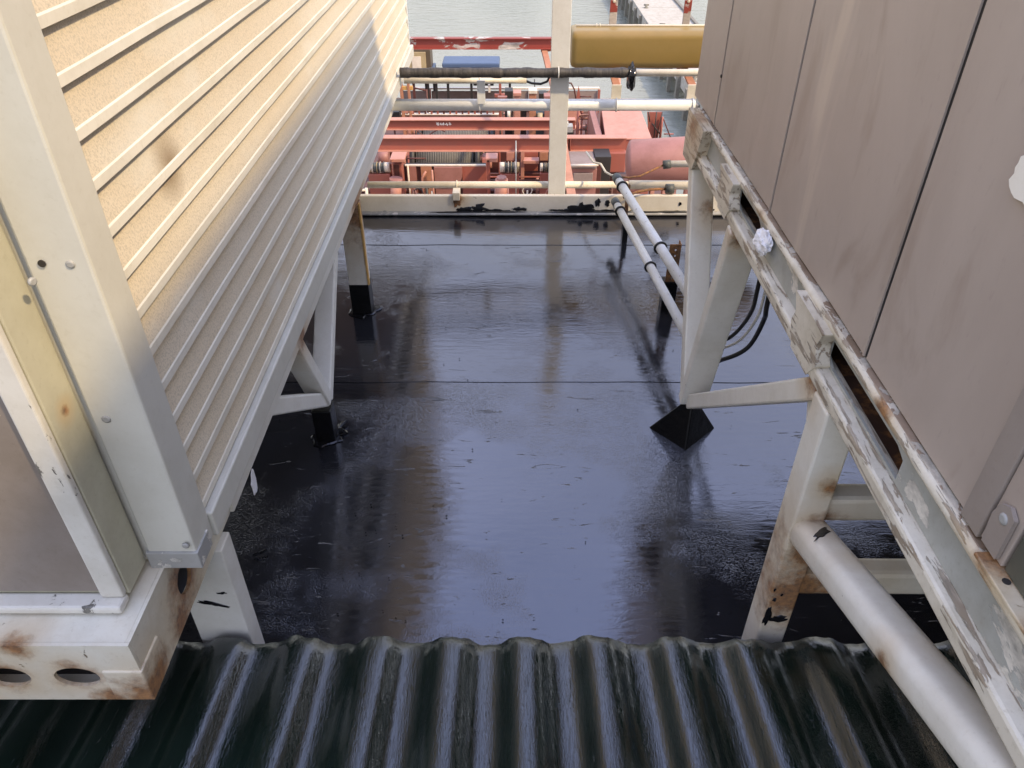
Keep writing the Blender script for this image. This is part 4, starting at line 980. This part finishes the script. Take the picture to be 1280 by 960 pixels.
MB().tube([((824 - 640) * 0.0158, 14.95, -4.3), ((824 - 640) * 0.0158, 14.95, -2.7)], 0.02, 8).build('rod', M['red'], g)
g = thing('hose_davit', 'thin red davit with a drooping black hose above the bulwark end', 'davit', (1.256, 18.0, -3.357))
MB().tube([(1.199, 18.0, -2.876), (1.345, 18.0, -2.894), (1.424, 18.0, -3.035), (1.496, 18.0, -3.357)], 0.018, 8).build('hose', M['maroon'], g)
MB().prism([(1.45, -3.4), (1.62, -3.4), (1.52, -2.95)], 'y', 18.0, 18.03).build('gusset', M['red'], g)
MB().tube([(1.54, 18.05, -4.3), (1.54, 18.05, -3.4)], 0.03, 8).build('post', M['red'], g)
o = MB().tube([(0.479, 17.0, -2.539), (0.503, 17.0, -2.889)], 0.012, 6).build('hanging_cable', M['dark'], None); tag(o, 'short thin dark cable hanging left of the flat white post', 'cable')
# pipe runs and clutter on the open deck
b = MB(); rnd = random.Random(21)
for k in range(70):
    x = rnd.uniform(-4, 1.6); y = rnd.uniform(13.6, 20); s_ = rnd.uniform(0.03, 0.10)
    b.box(x, y, -4.299, x + s_ * rnd.uniform(1, 4), y + s_ * 2, -4.299 + s_ * rnd.uniform(0.8, 3))
b.build('deck_fittings', M['rose'], None)['kind'] = 'stuff'
for (mt, cnt, sd_) in (('maroon', 46, 5), ('pink', 26, 6), ('dark', 34, 8), ('cream', 10, 9), ('fitting', 12, 12)):
    b = MB(); rnd = random.Random(sd_)
    for k in range(cnt):
        y = rnd.choice((13.3, 13.45, 14.6, 15.9, 16.2, 17.8, 18.4, 19.3)) + rnd.uniform(-.1, .1); x = rnd.uniform(-3.6, 1.9)
        top = -4.3 + rnd.uniform(0.25, 0.95) * (1 if y > 14 else 0.9); r_ = rnd.uniform(0.012, 0.03); kind = rnd.random()
        if kind < 0.45:
            b.tube([(x, y, -4.3), (x, y, top)], r_, 7)
            if rnd.random() < .5: b.tube([(x, y, top - .03), (x + rnd.uniform(-.5, .5), y, top - .03 + rnd.uniform(-.08, .08))], r_ * .8, 7)
        elif kind < 0.65:
            b.tube([(x, y, -4.3), (x, y, top)], r_, 7)
            pts = [(x + 0.09 * math.cos(a * .7854), y + 0.02 * math.sin(a), top + 0.09 * math.sin(a * .7854)) for a in range(9)]
            b.tube(pts, 0.012, 5, cap=False)
        elif kind < 0.85:
            h = rnd.uniform(.1, .35); b.box(x, y, -4.3, x + h, y + .15, -4.3 + h * rnd.uniform(.8, 2)); b.box(x + .02, y - .02, -4.3 + h * .3, x + h - .02, y - .001, -4.3 + h * .6)
        else:
            pts = [(x + 0.12 * q, y, top + 0.10 * math.sin(q * 1.1 + k) - 0.02 * q) for q in range(7)]
            b.tube(pts, 0.013, 6)
    b.build('deck_clutter', M[mt], None)['kind'] = 'stuff'
for k, (y, z, r, m, lab) in enumerate(((16.1, -4.15, 0.05, 'rose', 'rose deck pipe running across behind the front winch'), (18.6, -4.1, 0.06, 'pink', 'pink deck pipe running across in front of the bulwark'), (14.75, -4.12, 0.05, 'maroon', 'maroon deck pipe running across under the second beam'))):
    tag(MB().tube([(-5, y, z), (2.6, y, z)], r, 12).build('deck_pipe', M[m], None), lab, 'pipe', 'pipes across the deck')

# ================================================================ jetty
JZ = -6.3
def jx(r): return r * (2 - JZ)
g = thing('jetty', 'long pale concrete jetty running away over the water at right', 'jetty', (7.2, 12, JZ))
XL, XR = 6.80, 9.02
b = MB(); box('edge_beam', M['concrete'], g, (XL - 0.06, 6, JZ - 0.45, XL + 0.16, 150, JZ + 0.02), 0)
y = 6.0; k = 0
proto = None
while y < 96:
    if proto is None: proto = MB().box(XL + 0.162, 6.0, JZ - 0.35, XR, 8.97, JZ).build('deck_slab', M['concrete'], g, origin=(XL + 0.162, 6.0, JZ)); o = proto
    else:
        o = proto.copy(); C.objects.link(o); o.parent = g
    o.location = Vector((XL + 0.162, y, JZ + random.uniform(-.006, .006))) - g.location; y += 3.0
box('far_deck', M['concrete'], g, (XL + 0.162, 96.03, JZ - 0.35, XR, 150, JZ), 0)
box('kerb', M['pile'], g, (XR - 0.02, 6, JZ - 0.3, XR + 0.12, 150, JZ + 0.10), 0)
proto = None; y = 7.0; k = 0
while y < 90:
    if proto is None:
        proto = MB().box(XL - 0.20, y, -8.5, XL - 0.065, y + 0.3, JZ - 0.05).build('fender_pile', M['pile'], g, origin=(XL - 0.17, y + .15, -8.5)); o = proto
    else: o = proto.copy(); C.objects.link(o); o.parent = g
    o.location = Vector((XL - 0.17, y + .15, -8.5)) - g.location; y += 1.9
proto = None; y = 8.0
while y < 90:
    if proto is None: proto = MB().tube([(0, 0, 0), (0, 0, 1.8)], 0.22, 12).build('support_pile', M['pile'], g, origin=(0, 0, 0)); o = proto
    else: o = proto.copy(); C.objects.link(o); o.parent = g
    o.location = Vector((XR - 0.4, y, -8.4)) - g.location; y += 5
labs = ['farthest small bollard on the jetty near the top of the photo', 'middle small bollard on the jetty above the yellow tank', 'bollard on the right kerb of the jetty', 'nearest bollard on the jetty below the yellow tank line']
for i, p in enumerate(((7.18, 44.832, -6.15), (7.299, 40.166, -6.15), (8.559, 39.642, -6.15), (7.1, 30.857, -6.15))):
    if i == 0:
        q = thing('bollard', labs[0], 'bollard', (p[0], p[1], JZ), 'bollards on the jetty'); q.scale = (0.62, 0.62, 0.62); c = Vector(q.location)
        MB().tube([c, c + Vector((0, 0, 0.03)), c + Vector((0, 0, 0.04)), c + Vector((0, 0, 0.3))], 0.1, 14, rs=[0.2, 0.2, 0.11, 0.10]).build('base', M['pile'], q)
        MB().tube([c + Vector((-0.22, 0, 0.24)), c + Vector((0.22, 0, 0.24))], 0.07, 12).build('horn', M['pile'], q); first = q
    else:
        q = copy_tree(first); q.location = (p[0], p[1], JZ); q['label'] = labs[i]
